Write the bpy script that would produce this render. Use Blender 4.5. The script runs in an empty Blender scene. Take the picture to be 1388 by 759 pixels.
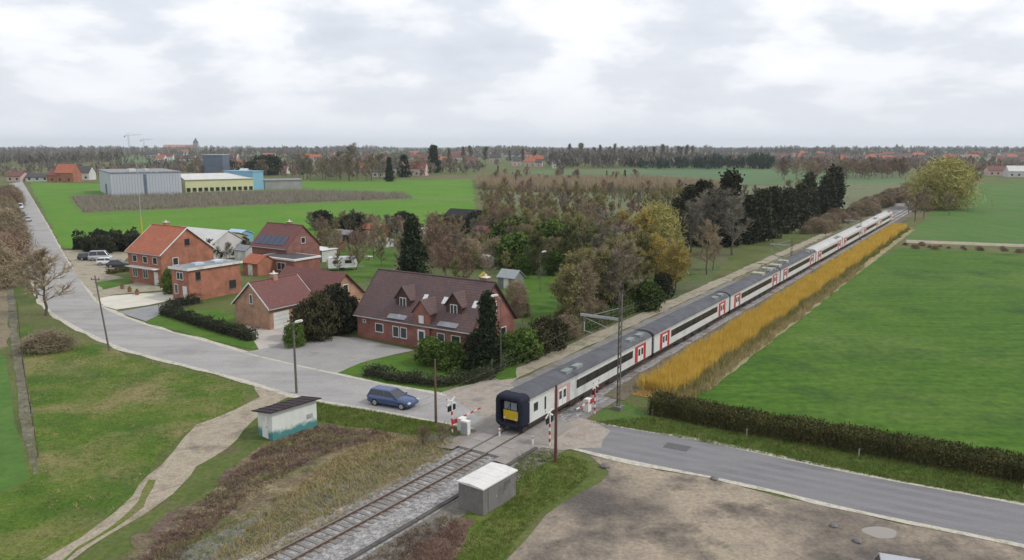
import bpy, math, random
import numpy as np
from mathutils import Vector, Matrix, noise
from mathutils.geometry import tessellate_polygon
R = math.radians
rnd = random.Random(7)
S = bpy.context.scene
COL = S.collection

# ------------------------------------------------------------------ camera, sky, sun, exposure
PW, PH, FPX, CAMZ, HORY = 1388, 759, 1050.0, 23.0, 197.0
PITCH = math.atan((PH/2-HORY)/FPX)
cd = bpy.data.cameras.new('camera'); cam = bpy.data.objects.new('camera', cd); COL.objects.link(cam)
cam.location = (0, 0, CAMZ); cam.rotation_euler = (math.pi/2-PITCH, 0, 0)
cd.sensor_width = 36; cd.lens = 36*FPX/PW; cd.clip_start = .5; cd.clip_end = 30000
S.camera = cam

SUN_EL, SUN_AZ = 46, 100          # azimuth clockwise from +Y
w = bpy.data.worlds.new('World'); S.world = w; w.use_nodes = True
nt = w.node_tree; N = nt.nodes; L = nt.links; N.clear()
out = N.new('ShaderNodeOutputWorld'); bg = N.new('ShaderNodeBackground'); bg.inputs[1].default_value = .1
L.new(bg.outputs[0], out.inputs[0])
sky = N.new('ShaderNodeTexSky'); sky.sky_type = 'NISHITA'; sky.sun_disc = False
sky.sun_elevation = R(SUN_EL); sky.sun_rotation = R(SUN_AZ); sky.air_density = 1.2; sky.dust_density = 2.5
tc = N.new('ShaderNodeTexCoord'); sep = N.new('ShaderNodeSeparateXYZ'); L.new(tc.outputs['Generated'], sep.inputs[0])
def wm(op, a, b=None):
    n = N.new('ShaderNodeMath'); n.operation = op
    for i, v in enumerate((a, b)):
        if v is None: continue
        if isinstance(v, (int, float)): n.inputs[i].default_value = v
        else: L.new(v, n.inputs[i])
    return n.outputs[0]
zz = wm('ADD', wm('MAXIMUM', sep.outputs[2], 0.0), .30)
comb = N.new('ShaderNodeCombineXYZ')
L.new(wm('DIVIDE', sep.outputs[0], zz), comb.inputs[0]); L.new(wm('DIVIDE', sep.outputs[1], zz), comb.inputs[1])
comb.inputs[2].default_value = 3.1
n1 = N.new('ShaderNodeTexNoise'); n1.inputs['Scale'].default_value = 2.3; n1.inputs['Detail'].default_value = 8; n1.inputs['Roughness'].default_value = .52; n1.inputs['Distortion'].default_value = .1
L.new(comb.outputs[0], n1.inputs['Vector'])
cr = N.new('ShaderNodeValToRGB'); L.new(n1.outputs[0], cr.inputs[0])
e = cr.color_ramp.elements
e[0].position = .34; e[0].color = (7.8, 8.2, 9.2, 1)
e[1].position = .66; e[1].color = (13.2, 13.2, 13.3, 1)
m_ = e.new(.47); m_.color = (9.0, 9.4, 10.2, 1)
m_ = e.new(.55); m_.color = (11.6, 11.7, 12.1, 1)
# pale even veil towards the horizon
hz = wm('POWER', wm('SUBTRACT', 1.0, wm('MINIMUM', wm('MULTIPLY', wm('MAXIMUM', sep.outputs[2], 0.0), 5.5), 1.0)), 1.6)
mx = N.new('ShaderNodeMixRGB'); L.new(hz, mx.inputs[0]); L.new(cr.outputs[0], mx.inputs[1]); mx.inputs[2].default_value = (9.1, 9.5, 10.4, 1)
mx2 = N.new('ShaderNodeMixRGB'); mx2.inputs[0].default_value = .9; L.new(sky.outputs[0], mx2.inputs[1]); L.new(mx.outputs[0], mx2.inputs[2])
L.new(mx2.outputs[0], bg.inputs[0])

sl = bpy.data.lights.new('sun', 'SUN'); sun = bpy.data.objects.new('sun', sl); COL.objects.link(sun)
sl.energy = 1.9; sl.angle = R(7); sl.color = (1, .96, .9)
sun.rotation_euler = (R(90-SUN_EL), 0, R(180-SUN_AZ)); sun.location = (0, 0, 80)
S.view_settings.view_transform = 'Standard'; S.view_settings.look = 'None'; S.view_settings.exposure = -.08; S.view_settings.gamma = 1
S.cycles.max_bounces = 5; S.cycles.diffuse_bounces = 2; S.cycles.glossy_bounces = 2; S.cycles.transparent_max_bounces = 6; S.cycles.volume_bounces = 1
S.cycles.sample_clamp_indirect = 4

# ------------------------------------------------------------------ helpers
def G(px, py, z=0.0):
    """ground point seen at a place in the photograph"""
    x = (px-PW/2)/FPX; y = -(py-PH/2)/FPX
    dy = math.cos(PITCH)+y*math.sin(PITCH); dz = -math.sin(PITCH)+y*math.cos(PITCH)
    t = (z-CAMZ)/dz
    return (x*t, dy*t)
def hgt(px, py, ty):
    """height of an upright thing standing at (px,py) whose top is seen at row ty"""
    X, Y = G(px, py); lo, hi = 0, 60
    for _ in range(30):
        m = (lo+hi)/2
        Z = m-CAMZ; zc = Y*math.cos(PITCH)-Z*math.sin(PITCH); yc = Y*math.sin(PITCH)+Z*math.cos(PITCH)
        if PH/2-FPX*yc/zc > ty: lo = m
        else: hi = m
    return lo
AZ = R(33); ROT = -AZ                       # the railway and the house fronts share this direction
SA, CA = math.sin(AZ), math.cos(AZ)
T0 = (-.22, 59.1)                           # middle of the track at the crossing
def rail(u, v, z=0):
    vv = v - (0.0009*u*u if u < 0 else 0)
    return (T0[0]+SA*u+CA*vv, T0[1]+CA*u-SA*vv, z)

def tag(o, label=None, cat=None, group=None, kind=None):
    if label: o['label'] = label
    if cat: o['category'] = cat
    if group: o['group'] = group
    if kind: o['kind'] = kind
    return o
def thing(name, label, cat, loc=(0, 0, 0), rz=0, group=None):
    o = bpy.data.objects.new(name, None); COL.objects.link(o); o.location = loc; o.rotation_euler = (0, 0, rz); o.empty_display_size = .3
    return tag(o, label, cat, group)
def link(name, me, parent=None):
    o = bpy.data.objects.new(name, me); COL.objects.link(o); o.parent = parent
    return o
def copy_tree(o, parent=None):
    c = o.copy(); COL.objects.link(c); c.parent = parent
    for ch in list(o.children): copy_tree(ch, c)
    return c

class MB:
    def __init__(s): s.v = []; s.f = []; s.m = []; s.mi = 0
    def add(s, vs, fs):
        b = len(s.v); s.v += [tuple(p) for p in vs]
        for f in fs: s.f.append(tuple(i+b for i in f)); s.m.append(s.mi)
        return s
    def box(s, x0, y0, z0, x1, y1, z1):
        return s.add([(x0,y0,z0),(x1,y0,z0),(x1,y1,z0),(x0,y1,z0),(x0,y0,z1),(x1,y0,z1),(x1,y1,z1),(x0,y1,z1)],
              [(3,2,1,0),(4,5,6,7),(0,1,5,4),(1,2,6,5),(2,3,7,6),(3,0,4,7)])
    def cbox(s, c, sx, sy, sz): return s.box(c[0]-sx/2, c[1]-sy/2, c[2]-sz/2, c[0]+sx/2, c[1]+sy/2, c[2]+sz/2)
    def tube(s, p, q, r0, r1=None, n=8, caps=True):
        r1 = r0 if r1 is None else r1
        p = Vector(p); q = Vector(q); d = (q-p)
        if d.length < 1e-6: return s
        d.normalize(); a = d.orthogonal().normalized(); b = d.cross(a)
        vs = []
        for (c, r) in ((p, r0), (q, r1)):
            for i in range(n):
                t = 2*math.pi*i/n; vs.append(c+a*(math.cos(t)*r)+b*(math.sin(t)*r))
        fs = [(i, (i+1) % n, n+(i+1) % n, n+i) for i in range(n)]
        if caps: fs += [tuple(range(n-1, -1, -1)), tuple(range(n, 2*n))]
        return s.add(vs, fs)
    def prism(s, prof, y0, y1, axis='y'):
        """profile of (a,z) extruded along an axis, closed"""
        n = len(prof)
        if axis == 'y': vs = [(a, y0, z) for a, z in prof]+[(a, y1, z) for a, z in prof]
        else: vs = [(y0, a, z) for a, z in prof]+[(y1, a, z) for a, z in prof]
        return s.add(vs, [(i, (i+1) % n, n+(i+1) % n, n+i) for i in range(n)]+[tuple(range(n-1, -1, -1)), tuple(range(n, 2*n))])
    def mesh(s, name, mats, smooth=False):
        me = bpy.data.meshes.new(name); me.from_pydata(s.v, [], s.f)
        for m in (mats if isinstance(mats, (list, tuple)) else [mats]): me.materials.append(m)
        me.polygons.foreach_set('material_index', s.m)
        if smooth: me.polygons.foreach_set('use_smooth', [True]*len(s.f))
        me.update(); return me
    def build(s, name, mats, parent=None, smooth=False): return link(name, s.mesh(name, mats, smooth), parent)

# ------------------------------------------------------------------ materials
def mat(name, base, rough=.85, var=None, scale=1.0, detail=6, bump=0.0, bscale=8.0, patches=None, stretch=None, metal=0.0, spec=.3, rand=0.0, speck=None):
    """base/var: two or more colours mixed by noise; patches = (colour, scale, low, high) large patches on top;
       stretch = (rotation, sx, sy) for rows; rand = brightness change from one object to the next"""
    m = bpy.data.materials.new(name); m.use_nodes = True; t = m.node_tree; n = t.nodes; l = t.links
    b = n['Principled BSDF']; b.inputs['Roughness'].default_value = rough; b.inputs['Metallic'].default_value = metal
    b.inputs['Specular IOR Level'].default_value = spec
    g = n.new('ShaderNodeTexCoord'); vec = g.outputs['Object']
    if stretch:
        mp = n.new('ShaderNodeMapping'); mp.inputs['Rotation'].default_value = (0, 0, stretch[0]); mp.inputs['Scale'].default_value = (stretch[1], stretch[2], 1)
        l.new(vec, mp.inputs[0]); svec = mp.outputs[0]
    else: svec = vec
    def noi(sc, v, d=detail, ro=.62):
        x = n.new('ShaderNodeTexNoise'); x.inputs['Scale'].default_value = sc; x.inputs['Detail'].default_value = d; x.inputs['Roughness'].default_value = ro
        l.new(v, x.inputs['Vector']); return x.outputs[0]
    cols = [base]+(var or [])
    if var:
        r = n.new('ShaderNodeValToRGB'); l.new(noi(scale, svec), r.inputs[0]); el = r.color_ramp.elements
        k = len(cols); ps = [.34+.32*i/(k-1) for i in range(k)]
        el[0].position = ps[0]; el[0].color = (*cols[0], 1); el[1].position = ps[-1]; el[1].color = (*cols[-1], 1)
        for p_, c_ in list(zip(ps, cols))[1:-1]:
            q = el.new(p_); q.color = (*c_, 1)
        c = r.outputs[0]
    else:
        q = n.new('ShaderNodeRGB'); q.outputs[0].default_value = (*base, 1); c = q.outputs[0]
    for pt in (patches or []):
        col, sc, lo, hi = pt
        mr = n.new('ShaderNodeMapRange'); mr.inputs[1].default_value = lo; mr.inputs[2].default_value = hi; l.new(noi(sc, vec, 5), mr.inputs[0])
        mm = n.new('ShaderNodeMixRGB'); l.new(mr.outputs[0], mm.inputs[0]); l.new(c, mm.inputs[1]); mm.inputs[2].default_value = (*col, 1); c = mm.outputs[0]
    if speck:
        hs = n.new('ShaderNodeHueSaturation'); l.new(c, hs.inputs['Color'])
        mr = n.new('ShaderNodeMapRange'); mr.inputs[1].default_value = .3; mr.inputs[2].default_value = .7; mr.inputs[3].default_value = 1-speck[1]; mr.inputs[4].default_value = 1+speck[1]
        l.new(noi(speck[0], vec, 3, .7), mr.inputs[0]); l.new(mr.outputs[0], hs.inputs['Value']); c = hs.outputs[0]
    if rand:
        hs = n.new('ShaderNodeHueSaturation'); l.new(c, hs.inputs['Color']); oi = n.new('ShaderNodeObjectInfo')
        mr = n.new('ShaderNodeMapRange'); mr.inputs[3].default_value = 1-rand; mr.inputs[4].default_value = 1+rand
        l.new(oi.outputs['Random'], mr.inputs[0]); l.new(mr.outputs[0], hs.inputs['Value']); c = hs.outputs[0]
    l.new(c, b.inputs['Base Color'])
    if bump:
        bp = n.new('ShaderNodeBump'); bp.inputs['Strength'].default_value = bump; bp.inputs['Distance'].default_value = .1
        l.new(noi(bscale, svec, 4, .7), bp.inputs['Height']); l.new(bp.outputs[0], b.inputs['Normal'])
    return m

ground_m = mat('ground_grass', (.055,.08,.015), .95, [(.085,.115,.024),(.125,.13,.045)], .09, 8, .6, 3,
               patches=[((.125,.11,.05), .012, .48, .62), ((.11,.09,.05), .31, .56, .7)], speck=(2.5, .3))
grass_near = mat('grass_rough', (.06,.09,.012), .95, [(.095,.135,.02),(.14,.15,.04)], .35, 8, .7, 4,
               patches=[((.17,.155,.07), .22, .53, .72), ((.07,.06,.035), .5, .62, .75)], speck=(5, .35))
meadow_m = mat('meadow_grass', (.04,.096,.004), .95, [(.07,.126,.009),(.13,.15,.03)], .22, 9, .6, 4,
               patches=[((.20,.17,.07), .12, .48, .66), ((.09,.085,.035), .55, .6, .74), ((.035,.085,.008), .07, .5, .7)], speck=(4, .4))
field_m = mat('winter_crop', (.033,.094,.003), .95, [(.048,.118,.004),(.072,.142,.009)], .5, 6, .5, 5, stretch=(R(12), .25, 1.6),
              patches=[((.085,.145,.02), .035, .50, .70), ((.026,.07,.005), .09, .52, .7), ((.10,.12,.04), .3, .62, .75)], speck=(1.1, .32))
field2_m = mat('pasture', (.05,.125,.016), .95, [(.075,.15,.025)], .12, 6, .4, 3, stretch=(R(-33), 1.5, .3), patches=[((.10,.14,.04), .03, .5, .7)], speck=(.8, .2))
bright_m = mat('bright_pasture', (.062,.175,.005), .95, [(.095,.20,.010)], .05, 6, .3, 2, patches=[((.12,.18,.04), .02, .55, .7)], speck=(.5, .18))
farf_m = mat('far_meadow', (.07,.13,.05), .95, [(.09,.16,.06)], .01, 5, patches=[((.12,.13,.06), .004, .5, .62)])
soil_m = mat('orchard_soil', (.10,.085,.055), .95, [(.13,.12,.06),(.10,.12,.04)], .06, 6, .4, 2, speck=(.5, .3))
lawn_m = mat('lawn', (.042,.115,.006), .95, [(.08,.15,.014)], .4, 7, .5, 6, patches=[((.12,.14,.05), .3, .55, .75)], speck=(4, .25))
asph_m = mat('asphalt', (.155,.15,.155), .88, [(.185,.18,.185),(.205,.2,.2)], .35, 8, .25, 20, stretch=(R(30), .18, 1.6), patches=[((.135,.13,.135), .18, .56, .8)], speck=(9, .14))
conc_m = mat('old_concrete_road', (.27,.262,.255), .9, [(.32,.31,.3),(.36,.345,.325)], .3, 8, .25, 20, patches=[((.23,.22,.21), .15, .5, .8), ((.36,.33,.28), .5, .64, .8)], speck=(6, .14), stretch=(R(30), .3, 1.4))
edge_m = mat('road_edge_strip', (.36,.34,.28), .95, [(.50,.47,.40),(.30,.29,.2)], 1.2, 6, .3, 10, speck=(6, .2))
dirt_m = mat('track_dirt', (.27,.225,.16), .95, [(.36,.31,.235),(.23,.19,.14)], .45, 8, .7, 6, patches=[((.17,.15,.12), .4, .55, .7)], speck=(5, .25))
sand_m = mat('yard_sand', (.21,.175,.135), .95, [(.33,.275,.205),(.26,.215,.17)], .35, 9, .7, 5,
             patches=[((.105,.09,.08), .06, .46, .60), ((.07,.06,.056), .2, .5, .68), ((.15,.15,.10), .45, .62, .74)], speck=(3.5, .25))
path_m = mat('gravel_path', (.27,.235,.175), .95, [(.34,.30,.23),(.2,.185,.12)], .4, 8, .6, 5, patches=[((.12,.13,.06), .3, .58, .72)], speck=(5, .25))
ballast_m = mat('ballast_stone', (.17,.165,.16), .95, [(.31,.30,.295),(.44,.43,.42)], 2.6, 9, 1.0, 9, patches=[((.12,.10,.08), .35, .52, .7)], speck=(9, .45))
ballast2_m = mat('old_ballast', (.11,.10,.085), .95, [(.19,.175,.15),(.15,.15,.085)], 1.1, 8, .8, 8, speck=(6, .35))
bank_m = mat('bank_earth', (.10,.07,.05), .97, [(.17,.13,.08),(.26,.22,.125)], .7, 9, .9, 5, patches=[((.10,.125,.035), .3, .54, .68), ((.075,.05,.045), .8, .58, .7)], speck=(4, .45))
dark_m = mat('dead_bramble_ground', (.07,.046,.038), .97, [(.12,.08,.062),(.21,.16,.11)], .5, 9, .9, 5, stretch=(R(-55), .5, 1.6), patches=[((.10,.115,.035), .3, .52, .66), ((.22,.18,.11), .6, .6, .72)], speck=(4, .45))
red_m = mat('reddish_earth', (.10,.055,.045), .97, [(.15,.09,.07),(.17,.14,.09)], .9, 9, .8, 6, speck=(4, .35))
slab_m = mat('pale_paving', (.52,.49,.41), .9, [(.60,.57,.5)], .4, 6, .1, 8)
paver_m = mat('grey_pavers', (.26,.255,.245), .9, [(.31,.30,.285)], .5, 8, .2, 12, patches=[((.21,.2,.185), .3, .55, .7)], speck=(7, .12))
gardsoil_m = mat('garden_ground', (.06,.085,.025), .96, [(.085,.12,.035),(.12,.11,.06)], .12, 8, .6, 3, patches=[((.14,.115,.08), .08, .52, .68)], speck=(2, .3))
reedsoil_m = mat('coppice_floor', (.26,.15,.04), .96, [(.34,.2,.05)], .6, 6, .5, 4)
water_m = mat('puddle_water', (.27,.24,.21), .35, spec=.4)

def brick(name, c1, c2, mortar=(.20,.155,.13)):
    m = bpy.data.materials.new(name); m.use_nodes = True; t = m.node_tree; n = t.nodes; l = t.links; b = n['Principled BSDF']
    b.inputs['Roughness'].default_value = .9
    g = n.new('ShaderNodeTexCoord'); sp = n.new('ShaderNodeSeparateXYZ'); l.new(g.outputs['Object'], sp.inputs[0])
    ad = n.new('ShaderNodeMath'); l.new(sp.outputs[0], ad.inputs[0]); l.new(sp.outputs[1], ad.inputs[1])
    cb = n.new('ShaderNodeCombineXYZ'); l.new(ad.outputs[0], cb.inputs[0]); l.new(sp.outputs[2], cb.inputs[1])
    br = n.new('ShaderNodeTexBrick'); l.new(cb.outputs[0], br.inputs[0]); br.inputs['Scale'].default_value = 1
    br.inputs['Brick Width'].default_value = .22; br.inputs['Row Height'].default_value = .075; br.inputs['Mortar Size'].default_value = .009
    br.inputs['Color1'].default_value = (*c1, 1); br.inputs['Color2'].default_value = (*c2, 1); br.inputs['Mortar'].default_value = (*mortar, 1)
    no = n.new('ShaderNodeTexNoise'); no.inputs['Scale'].default_value = .8; no.inputs['Detail'].default_value = 7; l.new(g.outputs['Object'], no.inputs['Vector'])
    hs = n.new('ShaderNodeHueSaturation'); mr = n.new('ShaderNodeMapRange'); mr.inputs[1].default_value = .3; mr.inputs[2].default_value = .7; mr.inputs[3].default_value = .72; mr.inputs[4].default_value = 1.25
    l.new(no.outputs[0], mr.inputs[0]); l.new(mr.outputs[0], hs.inputs['Value']); l.new(br.outputs[0], hs.inputs['Color']); l.new(hs.outputs[0], b.inputs['Base Color'])
    return m
def tiles(name, c1, c2, c3):
    """roof tiles in courses: rows follow height, columns follow the ridge"""
    m = bpy.data.materials.new(name); m.use_nodes = True; t = m.node_tree; n = t.nodes; l = t.links; b = n['Principled BSDF']
    b.inputs['Roughness'].default_value = .75
    g = n.new('ShaderNodeTexCoord'); sp = n.new('ShaderNodeSeparateXYZ'); l.new(g.outputs['Object'], sp.inputs[0])
    ad = n.new('ShaderNodeMath'); l.new(sp.outputs[0], ad.inputs[0]); l.new(sp.outputs[1], ad.inputs[1])
    cb = n.new('ShaderNodeCombineXYZ'); l.new(ad.outputs[0], cb.inputs[0]); l.new(sp.outputs[2], cb.inputs[1])
    br = n.new('ShaderNodeTexBrick'); l.new(cb.outputs[0], br.inputs[0]); br.inputs['Scale'].default_value = 1; br.offset = .5
    br.inputs['Brick Width'].default_value = .3; br.inputs['Row Height'].default_value = .24; br.inputs['Mortar Size'].default_value = .02; br.inputs['Bias'].default_value = -.1
    br.inputs['Color1'].default_value = (*c1, 1); br.inputs['Color2'].default_value = (*c2, 1); br.inputs['Mortar'].default_value = (*[x*.55 for x in c1], 1)
    no = n.new('ShaderNodeTexNoise'); no.inputs['Scale'].default_value = .7; no.inputs['Detail'].default_value = 8; no.inputs['Roughness'].default_value = .65; l.new(g.outputs['Object'], no.inputs['Vector'])
    mr = n.new('ShaderNodeMapRange'); mr.inputs[1].default_value = .42; mr.inputs[2].default_value = .68; l.new(no.outputs[0], mr.inputs[0])
    mm = n.new('ShaderNodeMixRGB'); l.new(mr.outputs[0], mm.inputs[0]); l.new(br.outputs[0], mm.inputs[1]); mm.inputs[2].default_value = (*c3, 1)
    l.new(mm.outputs[0], b.inputs['Base Color'])
    bp = n.new('ShaderNodeBump'); bp.inputs['Strength'].default_value = .8; bp.inputs['Distance'].default_value = .05; l.new(br.outputs['Fac'], bp.inputs['Height']); bp.invert = True; l.new(bp.outputs[0], b.inputs['Normal'])
    return m
brick_red = brick('red_brick', (.22,.062,.045), (.30,.095,.065)); brick_org = brick('orange_brick', (.34,.105,.055), (.42,.15,.08))
brick_tan = brick('tan_brick', (.40,.20,.12), (.48,.28,.17)); brick_dark = brick('dark_brick', (.21,.075,.06), (.27,.10,.075))
roof_brown = tiles('brown_tiles', (.115,.066,.062), (.155,.09,.082), (.09,.06,.066)); roof_org = tiles('orange_tiles', (.40,.11,.05), (.48,.16,.08), (.30,.10,.06))
roof_red = tiles('dull_red_tiles', (.17,.06,.052), (.21,.08,.066), (.14,.06,.058)); roof_dark = tiles('charcoal_tiles', (.06,.055,.06), (.085,.08,.085), (.07,.065,.06))
white_m = mat('white_paint', (.72,.72,.70), .5, [(.62,.62,.60)], 1.5, speck=(3, .06)); white2_m = mat('weathered_white', (.62,.62,.58), .8, [(.72,.71,.67),(.5,.5,.46)], .8, 7, .1)
glass_m = mat('window_glass', (.03,.035,.04), .12, spec=.7); black_m = mat('black_rubber', (.012,.013,.018), .7); tyre_m = mat('tyre', (.02,.02,.02), .9)
navy_m = mat('navy_rubber', (.006,.009,.02), .75, [(.012,.016,.03)], 3); yellow_m = mat('yellow_paint', (.62,.42,.02), .5, [(.5,.36,.03)], 2)
red_p = mat('red_paint', (.48,.03,.03), .45, [(.42,.04,.04)], 2); galv_m = mat('galvanised_steel', (.33,.34,.35), .6, [(.42,.43,.43)], 2, metal=.3)
steel_m = mat('dark_steel', (.10,.095,.09), .7, [(.15,.13,.11)], 2); rust_m = mat('rusty_rail_side', (.09,.05,.035), .85, [(.13,.08,.055)], 2); railtop_m = mat('worn_rail_top', (.26,.23,.21), .4, metal=.6)
wood_m = mat('weathered_pole_wood', (.10,.07,.05), .9, [(.16,.11,.085)], 2, stretch=(0,1,1)); redwood_m = mat('reddish_pole_wood', (.14,.06,.05), .9, [(.09,.045,.035)], 2)
tcream_m = mat('carriage_grey_white', (.55,.56,.53), .5, [(.61,.62,.59)], .6, patches=[((.42,.42,.40), .8, .52, .75)]); troof_m = mat('carriage_roof', (.08,.083,.093), .85, [(.11,.115,.125)], .6, 6, patches=[((.13,.13,.14), .5, .55, .72)])
troof2_m = mat('pale_carriage_roof', (.42,.41,.40), .75, [(.5,.49,.47)], .5); under_m = mat('underframe_grime', (.035,.03,.028), .9, [(.055,.045,.04)], 2)
gshed_m = mat('grey_concrete', (.15,.14,.135), .92, [(.20,.19,.18)], 1.5, 8, .3, 9, patches=[((.10,.095,.09), .7, .55, .72)], speck=(6, .12)); lidm = mat('pale_roof_sheet', (.58,.57,.54), .85, [(.66,.65,.62)], 1.2, 7, patches=[((.45,.44,.41), .8, .58, .75)])
clad_m = mat('grey_cladding', (.42,.46,.50), .6, [(.46,.50,.54)], .05); creamc_m = mat('cream_cladding', (.62,.60,.36), .7, [(.55,.54,.33)], .1); bluec_m = mat('blue_cladding', (.20,.38,.50), .7); slate_m = mat('dark_blue_cladding', (.10,.13,.18), .6, [(.14,.17,.22)], .2)
blackb_m = mat('black_barn_board', (.018,.017,.018), .85, [(.03,.028,.028)], 1); lead_m = mat('flat_roof_felt', (.19,.20,.22), .8, [(.26,.27,.29)], .6, 6, patches=[((.38,.4,.42), .5, .6, .68)]); pvm = mat('solar_panel', (.03,.04,.08), .25, spec=.6)
navycar = mat('dark_blue_car_paint', (.025,.055,.15), .22, spec=.9); silver = mat('silver_car_paint', (.42,.43,.45), .3, metal=.3); darkcar = mat('charcoal_car_paint', (.035,.035,.042), .3, spec=.7); whitecar = mat('white_car_paint', (.65,.65,.65), .35)
rim_m = mat('wheel_rim', (.4,.4,.41), .35, metal=.6); lens_m = mat('clear_lens', (.6,.6,.6), .2, spec=.8); redlens = mat('red_lens', (.35,.02,.02), .3); amber = mat('dark_lamp_lens', (.05,.02,.02), .3)
# shed with a turquoise stained foot
def shed_mat():
    m = mat('white_wall_green_foot', (.66,.68,.63), .85, [(.56,.6,.55)], 1.2, 7, .15); t = m.node_tree; n = t.nodes; l = t.links; b = n['Principled BSDF']
    src = b.inputs['Base Color'].links[0].from_socket
    g = n.new('ShaderNodeTexCoord'); sp = n.new('ShaderNodeSeparateXYZ'); l.new(g.outputs['Object'], sp.inputs[0])
    no = n.new('ShaderNodeTexNoise'); no.inputs['Scale'].default_value = 2.2; no.inputs['Detail'].default_value = 6; l.new(g.outputs['Object'], no.inputs['Vector'])
    a = n.new('ShaderNodeMath'); a.operation = 'MULTIPLY_ADD'; l.new(no.outputs[0], a.inputs[0]); a.inputs[1].default_value = .9; l.new(sp.outputs[2], a.inputs[2])
    mr = n.new('ShaderNodeMapRange'); mr.inputs[1].default_value = .95; mr.inputs[2].default_value = 1.3; mr.inputs[3].default_value = 1; mr.inputs[4].default_value = 0; l.new(a.outputs[0], mr.inputs[0])
    mm = n.new('ShaderNodeMixRGB'); l.new(mr.outputs[0], mm.inputs[0]); l.new(src, mm.inputs[1]); mm.inputs[2].default_value = (.07,.22,.22,1); l.new(mm.outputs[0], b.inputs['Base Color'])
    return m
shedw_m = shed_mat()
bark = mat('bark', (.11,.09,.07), .95, [(.16,.135,.11)], 2, rand=.2); birch = mat('pale_bark', (.36,.34,.30), .9, [(.2,.19,.17)], 3)
def leafm(name, c, c2, rand=.3): 
    m = mat(name, c, .8, [c2], .6, 4, rand=rand, spec=.15); return m
twig_brown = leafm('twigs_brown', (.21,.165,.105), (.31,.25,.165)); twig_grey = leafm('twigs_grey_brown', (.19,.17,.135), (.27,.245,.195)); twig_red = leafm('twigs_reddish', (.21,.14,.10), (.29,.205,.145))
leaf_olive = leafm('buds_olive', (.19,.205,.05), (.28,.28,.08)); leaf_yel = leafm('willow_yellow_twigs', (.36,.28,.075), (.47,.37,.12), .2); leaf_ygreen = leafm('young_yellow_green_leaves', (.34,.31,.10), (.46,.42,.15), .12)
needle = leafm('spruce_needles', (.018,.03,.013), (.036,.052,.022)); needle2 = leafm('pine_needles_dark', (.032,.036,.020), (.062,.060,.032)); leaf_green = leafm('evergreen_leaves', (.05,.085,.016), (.095,.145,.03)); leaf_hedge = leafm('hedge_leaves_brown_green', (.05,.05,.025), (.095,.08,.038)); leaf_hedged = leafm('hedge_leaves_dark', (.028,.032,.02), (.05,.055,.028))
reed_m = leafm('orange_stems', (.56,.37,.06), (.74,.52,.12), 0); dry_m = leafm('dry_grass_blades', (.27,.22,.10), (.38,.31,.16), 0); bram_m = leafm('dead_bramble_stems', (.10,.065,.05), (.16,.10,.07), 0); gblade_m = leafm('green_grass_blades', (.105,.155,.028), (.175,.21,.055), 0)

# ------------------------------------------------------------------ ground sheets
def sheet(name, pts, z, m, step=3.0, amp=.35, world=False, kind='structure', seed=0):
    """flat sheet whose border wavers a little, pts = places in the photograph (or ground coordinates)"""
    z += seed*.0002      # no two sheets in one plane
    P = [Vector((*p, 0)) if world else Vector((*G(*p), 0)) for p in pts]; q = []
    for i, a in enumerate(P):
        b = P[(i+1) % len(P)]; d = (b-a).length; st = max(step, d/60); k = max(1, int(d/st)); nrm = (b-a).normalized().cross(Vector((0,0,1))) if d > 0 else Vector()
        for j in range(k):
            c = a.lerp(b, j/k); c = c+nrm*(noise.noise(Vector((c.x*.25+seed, c.y*.25, z*9)))*amp*2+noise.noise(Vector((c.x*.9, c.y*.9, seed)))*amp)
            q.append(Vector((c.x, c.y, z)))
    tr = tessellate_polygon([q]); me = bpy.data.meshes.new(name); me.from_pydata([tuple(v) for v in q], [], [tuple(t) for t in tr]); me.materials.append(m)
    import bmesh
    bm = bmesh.new(); bm.from_mesh(me); bmesh.ops.recalc_face_normals(bm, faces=bm.faces)
    if sum(f.normal.z for f in bm.faces) < 0: bmesh.ops.reverse_faces(bm, faces=bm.faces)
    bm.to_mesh(me); bm.free()
    return tag(link(name, me), kind=kind)
def ribbon(name, A, B, z, m, n=160, kind='structure', thick=0):
    """road strip between two border lines (ground points), both resampled by length and rounded"""
    def rs(P):
        P = [Vector((*p, 0)) for p in P]; Q = [P[0]]
        for i in range(len(P)-1):
            p0 = P[max(i-1, 0)]; p1 = P[i]; p2 = P[i+1]; p3 = P[min(i+2, len(P)-1)]
            for k in range(1, 9):
                t = k/8; Q.append(.5*((2*p1)+(p2-p0)*t+(2*p0-5*p1+4*p2-p3)*t*t+(3*p1-p0-3*p2+p3)*t**3))
        ls = [0]
        for i in range(1, len(Q)): ls.append(ls[-1]+(Q[i]-Q[i-1]).length)
        o = []; j = 0
        for k in range(n+1):
            d = ls[-1]*k/n
            while j < len(Q)-2 and ls[j+1] < d: j += 1
            t = (d-ls[j])/max(1e-6, ls[j+1]-ls[j]); o.append(Q[j].lerp(Q[j+1], min(1, t)))
        return o
    a, b = rs(A), rs(B); mb = MB()
    mb.add([(p.x, p.y, z) for p in a]+[(p.x, p.y, z) for p in b], [(i, i+1, n+2+i, n+1+i) for i in range(n)])
    o = mb.build(name, m); me = o.data
    if me.polygons[0].normal.z < 0: me.flip_normals()
    tag(o, kind=kind); return a, b
GP = lambda L_: [G(*p) for p in L_]

mb = MB(); mb.add([(-9000,-200,0),(9000,-200,0),(9000,9000,0),(-9000,9000,0)], [(0,1,2,3)]); tag(mb.build('ground', ground_m), kind='structure')

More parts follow.
